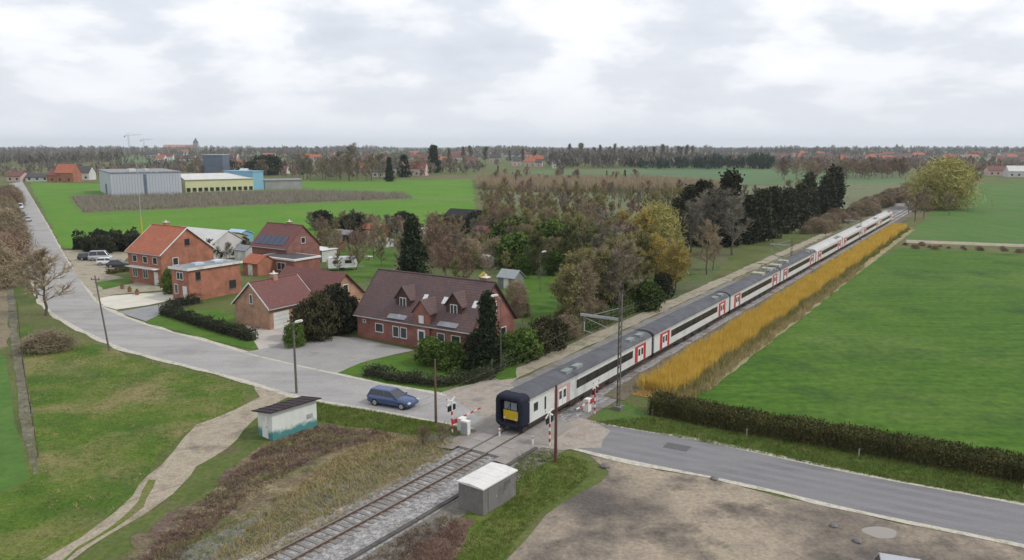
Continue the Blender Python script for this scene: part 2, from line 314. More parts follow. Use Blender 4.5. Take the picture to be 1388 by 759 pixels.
# far and middle fields
sheet('far_field', [(690,232),(960,226),(1220,236),(1235,248),(1000,250),(700,243)], .02, farf_m, 8, 4)
sheet('middle_field', [(40,247),(125,249),(640,243),(645,290),(560,312),(110,337),(84,336)], .01, bright_m, 5, 1, seed=2)
sheet('orchard_ground', [(95,266),(240,262),(420,258),(545,262),(560,270),(430,275),(250,283),(110,289)], .03, soil_m, 5, 1.5, seed=3)
sheet('orchard_edge_field', [(45,247),(126,249),(128,262),(70,262)], .03, bright_m, 5, 1, seed=4)
sheet('right_field', [(934,536),(960,515),(1050,447),(1120,402),(1187,352),(1222,336),(1388,345),(1700,362),(2300,700),(1500,672),(1388,628),(1164,592),(1000,560)], .01, field_m, 3, .35, seed=5)
sheet('right_far_field', [(1225,322),(1262,290),(1318,250),(1388,247),(1800,250),(2000,345),(1388,333),(1300,327)], .01, field2_m, 4, .6, seed=6)
sheet('right_field_track', [(1228,325),(1388,331),(1700,345),(1700,350),(1388,335),(1228,329)], .02, path_m, 3, .25, seed=7)
sheet('left_meadow', [(58,470),(95,452),(140,470),(200,492),(260,507),(330,524),(338,535),(325,552),(262,578),(226,614),(196,645),(150,700),(55,762),(-60,800),(-80,720),(45,645),(28,540),(20,450),(40,440)], .006, meadow_m, 3, .4, seed=8)
sheet('left_far_meadow', [(18,560),(40,650),(-200,760),(-350,640),(-100,480),(8,480)], .006, field2_m, 3, .08, seed=9)
sheet('field_behind_pines', [(1150,300),(1240,262),(1215,247),(1010,253),(900,262),(700,262),(660,275),(900,300),(1000,330)], .012, mat('pale_mixed_pasture', (.10,.13,.05), .95, [(.13,.15,.07),(.12,.11,.07)], .05, 7, speck=(.4,.3)), 4, 1, seed=10)
sheet('garden_ground', [(395,330),(640,300),(760,300),(900,310),(1000,335),(955,390),(860,440),(740,480),(690,520),(560,395),(470,400)], .008, gardsoil_m, 3, .5, seed=11)
sheet('garden_lawn', [(672,382),(700,374),(778,372),(800,392),(770,425),(722,442),(684,415)], .016, lawn_m, 2, .4, seed=12)
sheet('garden_lawn', [(418,338),(500,330),(540,342),(535,362),(470,392),(448,368)], .016, lawn_m, 2, .4, seed=13)
sheet('garden_lawn', [(580,320),(640,315),(690,330),(680,350),(600,352)], .016, lawn_m, 2, .4, seed=14)

sheet('far_field', [(380,216),(560,214),(640,217),(600,221),(400,221)], .025, farf_m, 30, 6, seed=51)
sheet('far_field', [(150,214),(290,213),(300,219),(160,221)], .025, farf_m, 30, 6, seed=52)
sheet('far_field', [(820,213),(980,212),(1100,216),(900,219)], .025, farf_m, 30, 6, seed=53)
sheet('far_field', [(1110,227),(1290,222),(1420,226),(1400,236),(1240,234)], .025, farf_m, 20, 5, seed=54)
# main road: borders read from the photograph
up = GP([(30,246),(47,275),(63,303),(82,338),(104,372),(133,411),(177,433),(232,450),(290,466),(345,482),(400,495),(458,508),(520,521),(591,534),(650,544),(700,553),(763,565),(811,574),(880,586),(950,598),(1012,611),(1164,643.5),(1388,685),(1560,722),(1800,775)])
lo = GP([(13,249),(24,281),(31,319),(38,348),(44,376),(51,401),(66,420),(95,439),(133,458),(171,474),(215,486),(260,497),(330,515),(375,529),(422,541),(511,556),(593,572),(651,582),(725,597),(791,611),(860,626),(1012,657),(1164,693),(1388,739),(1600,786)])
ra, rb = ribbon('road', up, lo, .03, asph_m, 220)
def offs(A, B, w, out_):
    o = []
    for a, b in zip(A, B):
        d = (a-b).normalized(); o.append((a+d*w) if out_ else (a-d*w))
    return o
def strip(name, A, B, z, m):
    n = len(A); mb = MB(); mb.add([(p.x, p.y, z) for p in A]+[(p.x, p.y, z) for p in B], [(i, i+1, n+i+1, n+i) for i in range(n-1)])
    o = mb.build(name, m)
    if o.data.polygons[0].normal.z < 0: o.data.flip_normals()
    return tag(o, kind='structure')
def wob(A, B, w0, w1, s):
    return [a+(a-b).normalized()*(w0+(w1-w0)*(.5+noise.noise(a*.25+Vector((s,0,0))))) for a, b in zip(A, B)]
i0 = 0
strip('road_edge', wob(ra, rb, .2, .75, 1), offs(ra, rb, .12, False), .036, edge_m)
strip('road_edge', wob(rb, ra, .2, .85, 5), offs(rb, ra, .12, False), .036, edge_m)
# older, paler concrete from the bend to just past the crossing
def near_idx(A, X): return min(range(len(A)), key=lambda i: abs(A[i].x-X))
ix0, ix1 = 0, near_idx(ra, G(800,572)[0])
strip('road_pale_surface', offs(ra, rb, .1, False)[ix0:ix1], offs(rb, ra, .1, False)[ix0:ix1], .034, conc_m)
for f0, f1 in ((.14,.24),(.36,.46),(.56,.66),(.78,.88)):
    A_ = [a.lerp(b, f0+.015*noise.noise(a*.1)) for a, b in zip(ra, rb)][ix1:]; B_ = [a.lerp(b, f1+.015*noise.noise(b*.1)) for a, b in zip(ra, rb)][ix1:]
    strip('wheel_track', A_, B_, .0335, mat('worn_asphalt', (.185,.18,.188), .8, [(.21,.205,.212)], .4, 7, .2, 20, stretch=(R(30), .12, 2), speck=(9, .1)) if 'worn_asphalt' not in bpy.data.materials else bpy.data.materials['worn_asphalt'])
sheet('road_repair', [(905,600),(938,606),(930,613),(898,607)], .0345, mat('road_repair', (.10,.098,.10), .9, [(.12,.118,.12)], 1, speck=(8,.15)), 1, .03)
sheet('crossing_apron', [(600,533),(640,520),(672,512),(690,520),(712,545),(800,572),(828,585),(815,608),(760,612),(700,600),(660,585),(655,568)], .042, mat('crossing_concrete', (.27,.245,.21), .92, [(.34,.30,.255),(.24,.2,.17)], .6, 8, .3, 9, patches=[((.42,.33,.27), .6, .6, .72), ((.18,.165,.155), .4, .55, .7)], speck=(5,.15)), 1.5, .25, seed=15)

sheet('dirt_track', [(344,520),(352,538),(331,551),(300,562),(268,576),(250,594),(232,612),(215,632),(201,645),(180,672),(156,695),(110,728),(63,760),(0,810),(40,812),(94,762),(125,742),(152,726),(195,698),(232,670),(256,645),(286,621),(320,595),(345,572),(360,556),(385,540),(400,536),(420,541)], .02, dirt_m, 1.5, .3, seed=16)
sheet('track_grass_strip', [(206,650),(188,680),(150,712),(100,742),(45,790),(60,790),(110,748),(160,716),(193,688),(207,652)], .027, grass_near, 1.2, .2, seed=17)
sheet('yard', [(800,617),(832,624),(860,630),(1012,661),(1164,697),(1388,743),(1610,790),(1700,1100),(560,1100),(640,830),(688,760),(716,728),(742,700),(790,668),(812,652),(826,640)], .015, sand_m, 2, .3, seed=18)
sheet('grass_island', [(700,612),(750,612),(795,625),(803,640),(780,662),(735,693),(705,726),(684,759),(640,805),(600,780),(640,720),(620,690)], .012, grass_near, 1.5, .3, seed=19)
sheet('verge', [(425,543),(520,558),(593,574),(650,584),(648,592),(600,600),(540,590),(470,578),(425,566)], .012, meadow_m, 1.5, .25, seed=20)
sheet('verge', [(800,571),(880,584),(1012,609),(1164,641),(1388,682),(1560,718),(1600,700),(1388,655),(1150,612),(980,585),(880,565),(850,545),(815,555)], .012, mat('verge_grass', (.045,.11,.014), .95, [(.075,.14,.025),(.10,.12,.04)], .5, 8, .7, 5, patches=[((.11,.09,.05), .5, .57, .72)], speck=(4,.3)), 1.5, .3, seed=21)
sheet('bank', [(420,572),(520,583),(600,598),(650,592),(600,625),(520,668),(400,735),(330,775),(180,860),(60,900),(160,770),(240,700),(320,640),(352,602)], .012, bank_m, 1.5, .5, seed=22)
sheet('bramble_bank', [(425,575),(515,582),(545,592),(470,602),(420,620),(360,655),(300,700),(235,759),(150,830),(110,810),(200,745),(285,668),(350,612),(390,590)], .017, dark_m, .7, 1.1, seed=23)
sheet('reddish_bank', [(598,700),(640,705),(625,740),(590,800),(460,820),(500,757),(560,718)], .014, red_m, 1.5, .4, seed=24)
# railway bed
def bed(name, u0, u1, v0, v1, z, m, st=2.0, amp=.2, seed=0):
    k = int((u1-u0)/st); A = []; B = []
    for i in range(k+1):
        u = u0+(u1-u0)*i/k
        A.append(Vector(rail(u, v0+amp*noise.noise(Vector((u*.3, seed, 0))), z))); B.append(Vector(rail(u, v1+amp*noise.noise(Vector((u*.3, seed+9, 0))), z)))
    return strip(name, A, B, z, m)
bed('old_track_bed', -45, 6, -5.6, 5.2, .022, ballast2_m, 2, .8, 1)
bed('old_track_bed', 5, 330, -7.6, 3.4, .023, mat('grey_track_bed', (.17,.165,.16), .95, [(.235,.225,.215),(.20,.185,.15)], .7, 8, .6, 8, patches=[((.14,.11,.085), .2, .5, .68)], speck=(6,.3)), 2, .4, 8)
bed('ballast', -45, -4.2, -2.0, 3.6, .045, ballast_m, 2, .5, 2)
bed('ballast', 4.5, 330, -2.2, 2.6, .048, ballast_m, 2, .4, 3)
bed('trackside_cess', 13, 330, 1.75, 4.0, .052, mat('brown_cess', (.10,.085,.065), .95, [(.16,.135,.095),(.13,.125,.06)], .8, 8, .7, 6, speck=(5,.35)), 2, .3, 11)
bed('trackside_path', 6, 62, -10.0, -7.8, .026, path_m, 2, .6, 4)
bed('trackside_path', 62, 170, -10.0, -7.8, .026, path_m, 2, .6, 4)
bed('grassy_siding', 82, 230, -7.6, -4.2, .03, mat('siding_growth', (.12,.14,.06), .95, [(.2,.19,.13),(.24,.23,.2)], .5, 8, .5, 4, speck=(3,.3)), 2, .5, 5)
bed('coppice_edge_path', 20, 190, 7.8, 9.5, .028, mat('pale_field_edge', (.30,.235,.15), .95, [(.22,.2,.10),(.38,.3,.2)], .3, 7, .4, 5, speck=(3,.25)), 2, .4, 6)
bed('coppice_ground', 15, 196, 2.8, 8.4, .03, reedsoil_m, 2, .7, 7)

# private drives and lawns
sheet('driveway', [(332,478),(372,470),(385,462),(440,455),(484,458),(562,475),(520,484),(488,492),(458,506),(400,494),(346,481)], .04, paver_m, 1.5, .08, seed=30)
sheet('driveway', [(330,437),(378,427),(392,462),(372,472),(352,476)], .038, mat('pinkish_paving', (.40,.36,.32), .9, [(.46,.42,.38)], .8), 1.5, .05, seed=31)
sheet('front_lawn', [(458,506),(488,490),(520,482),(565,484),(580,495),(700,492),(700,512),(640,522),(600,533),(520,520)], .036, lawn_m, 1.5, .15, seed=32)
sheet('front_lawn', [(198,438),(225,420),(300,420),(330,432),(350,442),(374,462),(345,474),(290,463)], .036, lawn_m, 1.5, .15, seed=33)
sheet('driveway', [(160,423),(245,408),(262,412),(222,424),(198,436)], .04, mat('mid_grey_paving', (.22,.22,.225), .9, [(.27,.27,.27)], .5), 1.5, .05, seed=34)
sheet('terrace', [(134,405),(152,401),(238,395),(247,404),(200,414),(158,420),(140,415)], .044, slab_m, 1.5, .04, seed=35)
sheet('driveway', [(86,340),(150,338),(178,345),(150,372),(180,380),(235,392),(150,400),(134,408),(118,390),(100,365)], .034, path_m, 1.5, .3, seed=36)
sheet('front_lawn', [(128,383),(175,376),(182,384),(140,393)], .04, lawn_m, 1, .1, seed=37)
sheet('ditch', [(13,330),(18,385),(24,447),(34,500),(42,560),(54,640),(44,645),(33,600),(26,545),(16,470),(8,380)], .021, mat('ditch_mud', (.085,.075,.05), .8, [(.13,.12,.075),(.19,.18,.14)], .7, 8, .8, 6, speck=(3,.3)), 1, .1, seed=38)
sheet('field_strip', [(-8,330),(12,335),(14,470),(-20,480),(-60,400)], .007, mat('bare_brown_strip', (.16,.125,.085), .95, [(.21,.17,.11),(.12,.12,.05)], .4, 8, .4, 4, speck=(3,.3)), 2, .3, seed=39)
mb = MB(); c = G(1193,722); n_ = 20
mb.add([(c[0]+1.0*math.cos(t)*(1+.12*math.sin(3*t)), c[1]+.75*math.sin(t), .023) for t in [2*math.pi*i/n_ for i in range(n_)]], [tuple(range(n_))]); tag(mb.build('puddle', water_m), kind='structure')

# rails and sleepers
for s in (-1, 1):
    mb = MB(); us = [-45+2.5*i for i in range(151)]
    for a, b in zip(us, us[1:]):
        for (w0, z0, z1, mi) in ((.075,.06,.08,0),(.03,.08,.19,0),(.036,.19,.225,1)):
            mb.mi = mi; p = [rail(a, s*.7175-w0), rail(a, s*.7175+w0), rail(b, s*.7175+w0), rail(b, s*.7175-w0)]
            vs = [(q[0], q[1], z0) for q in p]+[(q[0], q[1], z1) for q in p]; mb.add(vs, [(3,2,1,0),(4,5,6,7),(0,1,5,4),(1,2,6,5),(2,3,7,6),(3,0,4,7)])
    tag(mb.build('rail', [rust_m, railtop_m]), kind='structure')
mb = MB()
for i in range(70):
    u = -45+.6*i
    if u > -4: break
    p = [rail(u-.12,-1.28), rail(u-.12,1.28), rail(u+.12,1.28), rail(u+.12,-1.28)]
    mb.add([(q[0], q[1], .04) for q in p]+[(q[0], q[1], .085) for q in p], [(3,2,1,0),(4,5,6,7),(0,1,5,4),(1,2,6,5),(2,3,7,6),(3,0,4,7)])
tag(mb.build('sleepers', mat('sleeper', (.16,.145,.13), .9, [(.23,.215,.2)], 2, 6, .2, 6)), kind='structure')
mb = MB()   # cable trough beside the line
for i in range(22):
    a, b = -45+2*i, -45+2*i+1.94
    p = [rail(a,3.05), rail(a,3.35), rail(b,3.35), rail(b,3.05)]
    mb.add([(q[0], q[1], .03) for q in p]+[(q[0], q[1], .16) for q in p], [(3,2,1,0),(4,5,6,7),(0,1,5,4),(1,2,6,5),(2,3,7,6),(3,0,4,7)])
tag(mb.build('cable_trough', mat('trough_concrete', (.07,.065,.06), .9, [(.11,.10,.09)], 2)), 'long dark cable trough running beside the gravel and rails', 'cable trough')
mb = MB()   # rubber crossing panels between and beside the rails
for v0, v1 in ((-.62,.62),(.83,1.9),(-1.9,-.83)):
    for k in range(5):
        a, b = -4.2+1.7*k, -4.2+1.7*k+1.66
        p = [rail(a,v0), rail(a,v1), rail(b,v1), rail(b,v0)]
        mb.add([(q[0], q[1], .05) for q in p]+[(q[0], q[1], .21) for q in p], [(3,2,1,0),(4,5,6,7),(0,1,5,4),(1,2,6,5),(2,3,7,6),(3,0,4,7)])
tag(mb.build('crossing_panels', mat('panel_concrete', (.25,.235,.22), .9, [(.31,.285,.26)], 1.2)), kind='structure')
for s in (-1, 1):
    mb = MB()
    for a in range(-5, 5):
        p = [rail(a, s*1.9), rail(a+1, s*1.9), rail(a+1, s*3.4), rail(a, s*3.4)]
        mb.add([(p[0][0],p[0][1],.205),(p[1][0],p[1][1],.205),(p[2][0],p[2][1],.043),(p[3][0],p[3][1],.043)], [(0,1,2,3) if s < 0 else (3,2,1,0)])
    tag(mb.build('crossing_ramp', mat('ramp_asphalt', (.22,.205,.19), .92, [(.28,.25,.22)], 1, speck=(5,.15))), kind='structure')

# ------------------------------------------------------------------ train
def body_prof(w=1.43, zb=.95, zt=3.75):
    return [(-w,zb),(w,zb),(w,3.05),(w-.06,3.25),(w-.2,3.45),(w-.48,3.62),(w-.9,zt-.02),(0,zt),(-w+.9,zt-.02),(-w+.48,3.62),(-w+.2,3.45),(-w+.06,3.25),(-w,3.05)]
train = thing('passenger_train', 'long grey and white passenger train with red doors crossing the road', 'train', (T0[0]-CA*.14, T0[1]+SA*.14, .1), ROT)
train.scale = (.89, 1, .87)
CARL = 26.4
pinkd = mat('faded_pink_paint', (.45,.30,.28), .6)
def carriage(k):
    """one carriage in the train's own axes: y runs back along the train"""
    y0 = k*CARL; head = (k == 0); ya, yb = y0+(1.1 if head else .35), y0+CARL-.35
    pale = k >= 4
    c = MB(); W = 1.43
    c.prism([(-W,.95),(W,.95),(W,3.2),(-W,3.2)], ya, yb)
    body = c.build('carriage', tcream_m, train)
    if k == 0: tag(body, 'leading carriage with dark rubber framed cab')
    pr = [(W+.012,3.12),(W-.05,3.3),(W-.2,3.48),(W-.48,3.64),(W-.9,3.74),(0,3.77),(-W+.9,3.74),(-W+.48,3.64),(-W+.2,3.48),(-W+.05,3.3),(-W-.012,3.12)]
    r = MB(); r.prism(pr, ya-.02, yb+.02)
    for i in range(12): # roof seams
        yy = ya+(yb-ya)*(i+.5)/12; r.prism([(a*1.003, z+.012) for a, z in pr], yy-.04, yy+.04)
    r.build('roof', troof2_m if pale else troof_m, body, False)
    # cantrail stripe
    m = MB()
    for s in (-1,1): m.box(min(s*W,s*(W+.02)), ya, 2.98, max(s*W,s*(W+.02)), yb, 3.1)
    m.build('cantrail', troof2_m, body)
    wb0, wb1 = (y0+9.2 if head else y0+5.2), y0+CARL-5.2
    for s in (-1,1):
        m = MB(); m.box(min(s*W,s*(W+.015)), wb0, 1.85, max(s*W,s*(W+.015)), wb1, 2.72); m.build('window_band', black_m, body)
        m = MB(); nw = int((wb1-wb0)/1.75); dw = (wb1-wb0)/nw
        for i in range(nw): m.box(min(s*(W+.015),s*(W+.028)), wb0+dw*i+.12, 1.93, max(s*(W+.015),s*(W+.028)), wb0+dw*(i+1)-.12, 2.64)
        m.build('windows', glass_m, body)
        ds = [y0+CARL-3.3, y0+(6.6 if head else 3.3)]
        for d in ds:
            m = MB(); x0, x1 = min(s*W,s*(W+.03)), max(s*W,s*(W+.03))
            m.box(x0, d-1.35, 1.0, x1, d-.72, 2.98); m.box(x0, d+.72, 1.0, x1, d+1.35, 2.98); m.box(x0, d-.72, 2.75, x1, d+.72, 2.98)
            fr = m.build('door', pinkd if (head and d == ds[1]) else red_p, body)
            m = MB(); m.box(min(s*W,s*(W+.045)), d-.7, 1.0, max(s*W,s*(W+.045)), d-.03, 2.73); m.box(min(s*W,s*(W+.045)), d+.03, 1.0, max(s*W,s*(W+.045)), d+.7, 2.73); m.build('door_leaf', white_m, fr)
            m = MB()
            for q in (-.37,.37): m.box(min(s*(W+.045),s*(W+.055)), d+q-.22, 1.7, max(s*(W+.045),s*(W+.055)), d+q+.22, 2.5)
            m.build('door_pane', glass_m, fr)
        if head:
            m = MB(); m.box(min(s*W,s*(W+.02)), y0+1.9, 1.85, max(s*W,s*(W+.02)), y0+2.55, 2.65); m.build('cab_window', glass_m, body)
            m = MB(); m.box(min(s*W,s*(W+.02)), y0+3.6, 1.5, max(s*W,s*(W+.02)), y0+3.85, 2.75); m.build('cab_door_window', glass_m, body)
    m = MB(); m.box(-1.3, ya+.2, .55, 1.3, yb-.2, .95)
    for i in range(5): m.box(-1.36, ya+7+i*2.6, .35, 1.36, ya+8.8+i*2.6, .9)
    m.build('underframe', under_m, body)
    for by in (y0+4.2, y0+CARL-4.2):
        m = MB(); m.box(-1.2, by-1.7, .45, -1.0, by+1.7, .75); m.box(1.0, by-1.7, .45, 1.2, by+1.7, .75); m.box(-1, by-.3, .5, 1, by+.3, .8)
        bg_ = m.build('bogie', under_m, body)
        for wy in (by-1.28, by+1.28):
            w_ = MB()
            for s in (-1,1): w_.tube((s*.68,wy,.66), (s*.8,wy,.66), .44, n=20)
            w_.tube((-.7,wy,.66),(.7,wy,.66), .08); w_.build('wheelset', steel_m, bg_)
    # rubber gangway to the next carriage
    if k < 7:
        m = MB()
        for i in range(4): m.prism([(-1.25,.9),(1.25,.9),(1.25,3.2),(.9,3.5),(-.9,3.5),(-1.25,3.2)] if i % 2 else [(-1.32,.85),(1.32,.85),(1.32,3.25),(.95,3.58),(-.95,3.58),(-1.32,3.25)], yb+.175*i, yb+.175*(i+1))
        m.build('gangway', navy_m, body)
    req = mat('roof_equipment', (.20,.225,.22), .8, [(.26,.28,.27)], 2) if k == 0 else bpy.data.materials['roof_equipment']
    for yy in ([y0+CARL-2.2, y0+CARL-4.6]+([y0+8.5, y0+10.4] if head else [])): m = MB(); m.box(.35, yy-.6, 3.6, 1.05, yy+.6, 3.93); m.build('roof_box', req, body)
    if k in (2, 3):
        m = MB(); by = y0+CARL-6 if k == 2 else y0+4
        for s in (-1,1):
            m.tube((s*.55,by-1,4.0),(s*.45,by+1.1,4.6), .05); m.tube((s*.45,by+1.1,4.6),(s*.3,by-.5,5.3), .04)
        m.tube((-.85,by-.5,5.33),(.85,by-.5,5.33), .06); m.box(-.7,by-1.3,3.75,.7,by+1.2,3.85)
        for i in range(6): m.tube((-.6+.24*i,by-1.1,3.8),(-.6+.24*i,by-1.1,4.05), .06)
        m.build('pantograph', steel_m, body)
        yq = mat('yellowish_equipment', (.30,.29,.17), .8, [(.42,.42,.4)], 1.5)
        m = MB(); m.box(-1.0,by-3.4,3.6,1.0,by-1.8,4.05); m.build('roof_cabinet', yq, body); m = MB(); m.box(-.9,by+1.8,3.6,.9,by+3.2,4.1); m.build('roof_cabinet', yq, body)
    if head:
        # wide rubber ring round a recessed flat cab face
        def ringprof(w, zb, zt, r, n=7):
            P = []
            for cx, cz, a0 in ((w-r, zt-r, 0), (-w+r, zt-r, 90), (-w+r, zb+r, 180), (w-r, zb+r, 270)):
                for i in range(n): t = R(a0+90*i/(n-1)); P.append((cx+r*math.cos(t), cz+r*math.sin(t)))
            return P
        sets = [(1.45,.62,3.74,.50,1.25),(1.45,.62,3.74,.50,.55),(1.42,.65,3.71,.5,.22),(1.32,.75,3.6,.5,.02),(1.12,.95,3.36,.38,0.0),(1.0,1.08,3.22,.3,.12),(.96,1.12,3.18,.28,.5)]
        vs = []; fs = []; n = 28
        for (w_,zb,zt,r_,y) in sets: vs += [(a,y,z) for a, z in ringprof(w_,zb,zt,r_)]
        for q in range(len(sets)-1):
            for i in range(n): fs.append((q*n+i, (q+1)*n+i, (q+1)*n+(i+1) % n, q*n+(i+1) % n))
        fs.append(tuple(range((len(sets)-1)*n, len(sets)*n)))
        m = MB(); m.add(vs, fs); ring = m.build('cab_ring', navy_m, body, True)
        m = MB(); m.box(-.78,.42,1.3,.78,.49,2.18); m.build('cab_door_panel', yellow_m, ring)
        m = MB(); m.box(-.66,.40,2.28,.66,.49,3.0); m.build('windscreen', mat('pale_windscreen', (.20,.23,.25), .12, spec=.9), ring)
        m = MB(); m.box(-.035,.385,2.28,.035,.41,3.0); m.tube((-.3,.37,2.3),(-.05,.37,2.8), .02); m.build('wiper', black_m, ring)
        for s in (-1,1):
            m = MB(); m.tube((s*.62,.36,1.42),(s*.62,.43,1.42), .11, n=16); m.build('headlight', lens_m, ring)
            m = MB(); m.tube((s*.62,.37,1.12),(s*.62,.5,1.12), .07, n=12); m.build('tail_light', redlens, ring)
        m = MB(); m.box(-1.25,.5,.28,1.25,1.2,.66); m.box(-.2,-.12,.6,.2,.5,.85); m.tube((-.5,.0,.5),(-.5,.4,.7), .05); m.tube((.5,.0,.5),(.5,.4,.7), .05); m.build('coupler', under_m, body)
for k in range(8): carriage(k)

# ------------------------------------------------------------------ masts, poles, lamps, signals
def mast(px, py, ty, label):
    X, Y = G(px, py); h = hgt(px, py, ty)
    t = thing('catenary_mast', label, 'catenary mast', (X, Y, 0), ROT, 'catenary masts along the railway')
    m = MB(); m.box(-.14,-.11,0,-.10,.11,h); m.box(.10,-.11,0,.14,.11,h)
    k = int(h/.6)
    for i in range(k): m.tube((-.14,0,i*.6),(.14,0,i*.6+.55), .035, n=4)
    m.build('post', steel_m, t)
    m = MB(); m.box(-.4,-.4,0,.4,.4,.35); m.build('footing', gshed_m, t)
    m = MB(); zz_ = h*.78; m.box(-3.9,-.06,zz_-.11,-.17,.06,zz_+.11); m.tube((-.15,0,zz_+1.0),(-2.6,0,zz_+.12), .03, n=5); m.build('boom', galv_m, t)
    m = MB(); m.tube((-3.5,0,zz_-.1),(-3.5,0,zz_-1.5), .05, n=6); m.tube((-3.5,0,zz_-1.4),(-2.4,0,zz_-1.6), .03, n=5); m.tube((-.15,0,zz_-1.2),(-3.4,0,zz_-.25), .025, n=5)
    m.build('registration_arm', galv_m, t)
    m = MB()
    for q in range(4): m.tube((-3.5,0,zz_-.2-.1*q),(-3.5,0,zz_-.25-.1*q), .11, n=10)
    m.build('insulator', mat('brown_porcelain', (.12,.05,.03), .3) if 'brown_porcelain' not in bpy.data.materials else bpy.data.materials['brown_porcelain'], t)
    return t
mast(838, 555, 398, 'tall dark lattice mast beside the front carriages, its pale boom reaching over the line')
mast(1071, 370, 322, 'smaller lattice mast beyond the roof equipment halfway along the train')
mast(1165, 325, 292, 'most distant mast beside the pale roofed rear carriages')
def pole(px, py, ty, label, r=.12, m_=wood_m, group=None, lean=(0,0), cap=True, name='utility_pole'):
    X, Y = G(px, py); h = hgt(px, py, ty); t = thing(name, label, 'pole', (X, Y, 0), 0, group)
    m = MB(); n = 8
    for i in range(n): m.tube((lean[0]*i/n, lean[1]*i/n, h*i/n), (lean[0]*(i+1)/n, lean[1]*(i+1)/n, h*(i+1)/n), r*(1-.35*i/n), r*(1-.35*(i+1)/n), 10, i in (0, n-1))
    m.build('post', m_, t)
    if cap:
        m = MB(); m.box(lean[0]-.5, lean[1]-.04, h-.5, lean[0]+.5, lean[1]+.04, h-.42)
        for s in (-.42,.42): m.tube((lean[0]+s, lean[1], h-.42), (lean[0]+s, lean[1], h-.25), .05, n=8)
        m.build('crossarm', steel_m, t)
    return t
def street_lamp(px, py, ty, label, r=.11, side=-1):
    X, Y = G(px, py); h = hgt(px, py, ty); t = thing('street_lamp', label, 'street lamp', (X, Y, 0), 0, 'street lamps on poles')
    m = MB(); m.tube((0,0,0),(0,0,h*.5), r, r*.9, 10); m.tube((0,0,h*.5),(0,0,h), r*.9, r*.7, 10); m.build('post', steel_m, t)
    m = MB(); m.tube((0,0,h-.3),(side*-.35,-.2,h+.15), .035, n=6); m.build('arm', galv_m, t)
    m = MB(); m.prism([(-.38,0),(-.3,-.1),(.3,-.1),(.38,0),(.25,.09),(-.25,.09)], -.13, .13); o = m.build('lamp_head', white2_m, t); o.location = (side*-.6,-.25,h+.18); o.rotation_euler = (0,R(-8),R(20))
    return t
street_lamp(402, 533, 437, 'street lamp on a dark pole behind the small white shed', .12)
street_lamp(679, 508, 402, 'thin street lamp beside the conifer at the right gable of the big brick house', .05, 1)
pole(591, 575, 487, 'dark wooden pole on the verge right of the blue car', .12, wood_m, cap=False)
pole(753, 627, 522, 'thick reddish wooden pole standing on the grass beside the train', .13, redwood_m, cap=False)
pole(148, 475, 374, 'slightly leaning grey pole on the grass inside the road bend', .11, steel_m, lean=(-1.0,.3))
street_lamp(732, 396, 342, 'lamp post with pale head among the garden trees', .06)
def signal(px, py, label, flip=1, arm=True, armlen=3.6):
    X, Y = G(px, py); t = thing('crossing_signal', label, 'crossing signal', (X, Y, 0), ROT+(0 if flip > 0 else math.pi), 'level crossing signals')
    m = MB(); m.tube((0,0,0),(0,0,2.7), .07, n=10); p = m.build('post', white_m, t)
    m = MB()
    for z in (.3,.9,1.5): m.tube((0,0,z),(0,0,z+.3), .076, n=10)
    m.build('red_band', red_p, p)
    m = MB(); m.box(-.06,-.5,1.85,.0,.5,2.3); b = m.build('lamp_board', black_m, t)
    for y in (-.28,.28):
        m = MB(); m.tube((-.06,y,2.07),(-.14,y,2.07), .13, n=14); m.build('lamp', redlens, b)
    m = MB()
    for a in (28,-28):
        ca, sa = math.cos(R(a)), math.sin(R(a)); vs = []
        for x in (-.05,-.02):
            for (y,z) in ((-.6,-.07),(.6,-.07),(.6,.07),(-.6,.07)): vs.append((x-(0.035 if a > 0 else 0), y*ca-z*sa, 2.62+y*sa+z*ca))
        m.add(vs, [(3,2,1,0),(4,5,6,7),(0,1,5,4),(1,2,6,5),(2,3,7,6),(3,0,4,7)])
    cr_ = m.build('warning_cross', white_m, t)
    for s in (-1,1):
        for z in (2.86, 2.28): m = MB(); m.box(-.10, s*.52-.08, z, -.09, s*.52+.08, z+.11); m.build('cross_tip', red_p, cr_)
    return t
signal(745, 604, 'red and white signal post on the grass next to the reddish pole')
signal(613, 586, 'signal post with dark lamp board on the left side of the crossing')
signal(806, 561, 'red and white signal post behind the train on the right side of the crossing', -1)
def barrier(px, py, label, flip, ln=3.2):
    X, Y = G(px, py); t = thing('crossing_barrier', label, 'barrier', (X, Y, 0), ROT+(0 if flip > 0 else math.pi), 'level crossing half barriers')
    m = MB(); m.box(-.25,-.3,0,.25,.3,1.05); m.prism([(-.28,1.05),(.28,1.05),(.2,1.15),(-.2,1.15)], -.33, .33); m.build('machine_box', white2_m, t)
    m = MB(); m.box(-.36,-.9,.75,-.28,.0,1.1); m.build('counterweight', red_p, t)
    m = MB(); n = int(ln/.5)
    for i in range(n):
        m.mi = i % 2; m.box(-.34, .1+i*.5, .93, -.29, .1+(i+1)*.5, 1.05)
    m.build('boom', [white_m, red_p], t)
    return t
barrier(626, 584, 'white barrier box with lowered striped arm on the left side of the crossing', 1)
barrier(796, 557, 'red and white barrier with lowered arm at the right edge of the crossing', -1, 2.6)
m = MB(); m.box(-.35,-.2,0,.35,.2,1.2); m.prism([(-.38,1.2),(.38,1.2),(.33,1.26),(-.33,1.26)], -.23, .23)
t = thing('relay_cabinet', 'small pale cabinet by the barrier left of the crossing', 'cabinet', (*G(631, 590), 0), ROT); m.build('housing', white2_m, t)
m = MB(); m.box(-.32,-.215,.08,.32,-.2,1.12); m.build('door', galv_m, t)
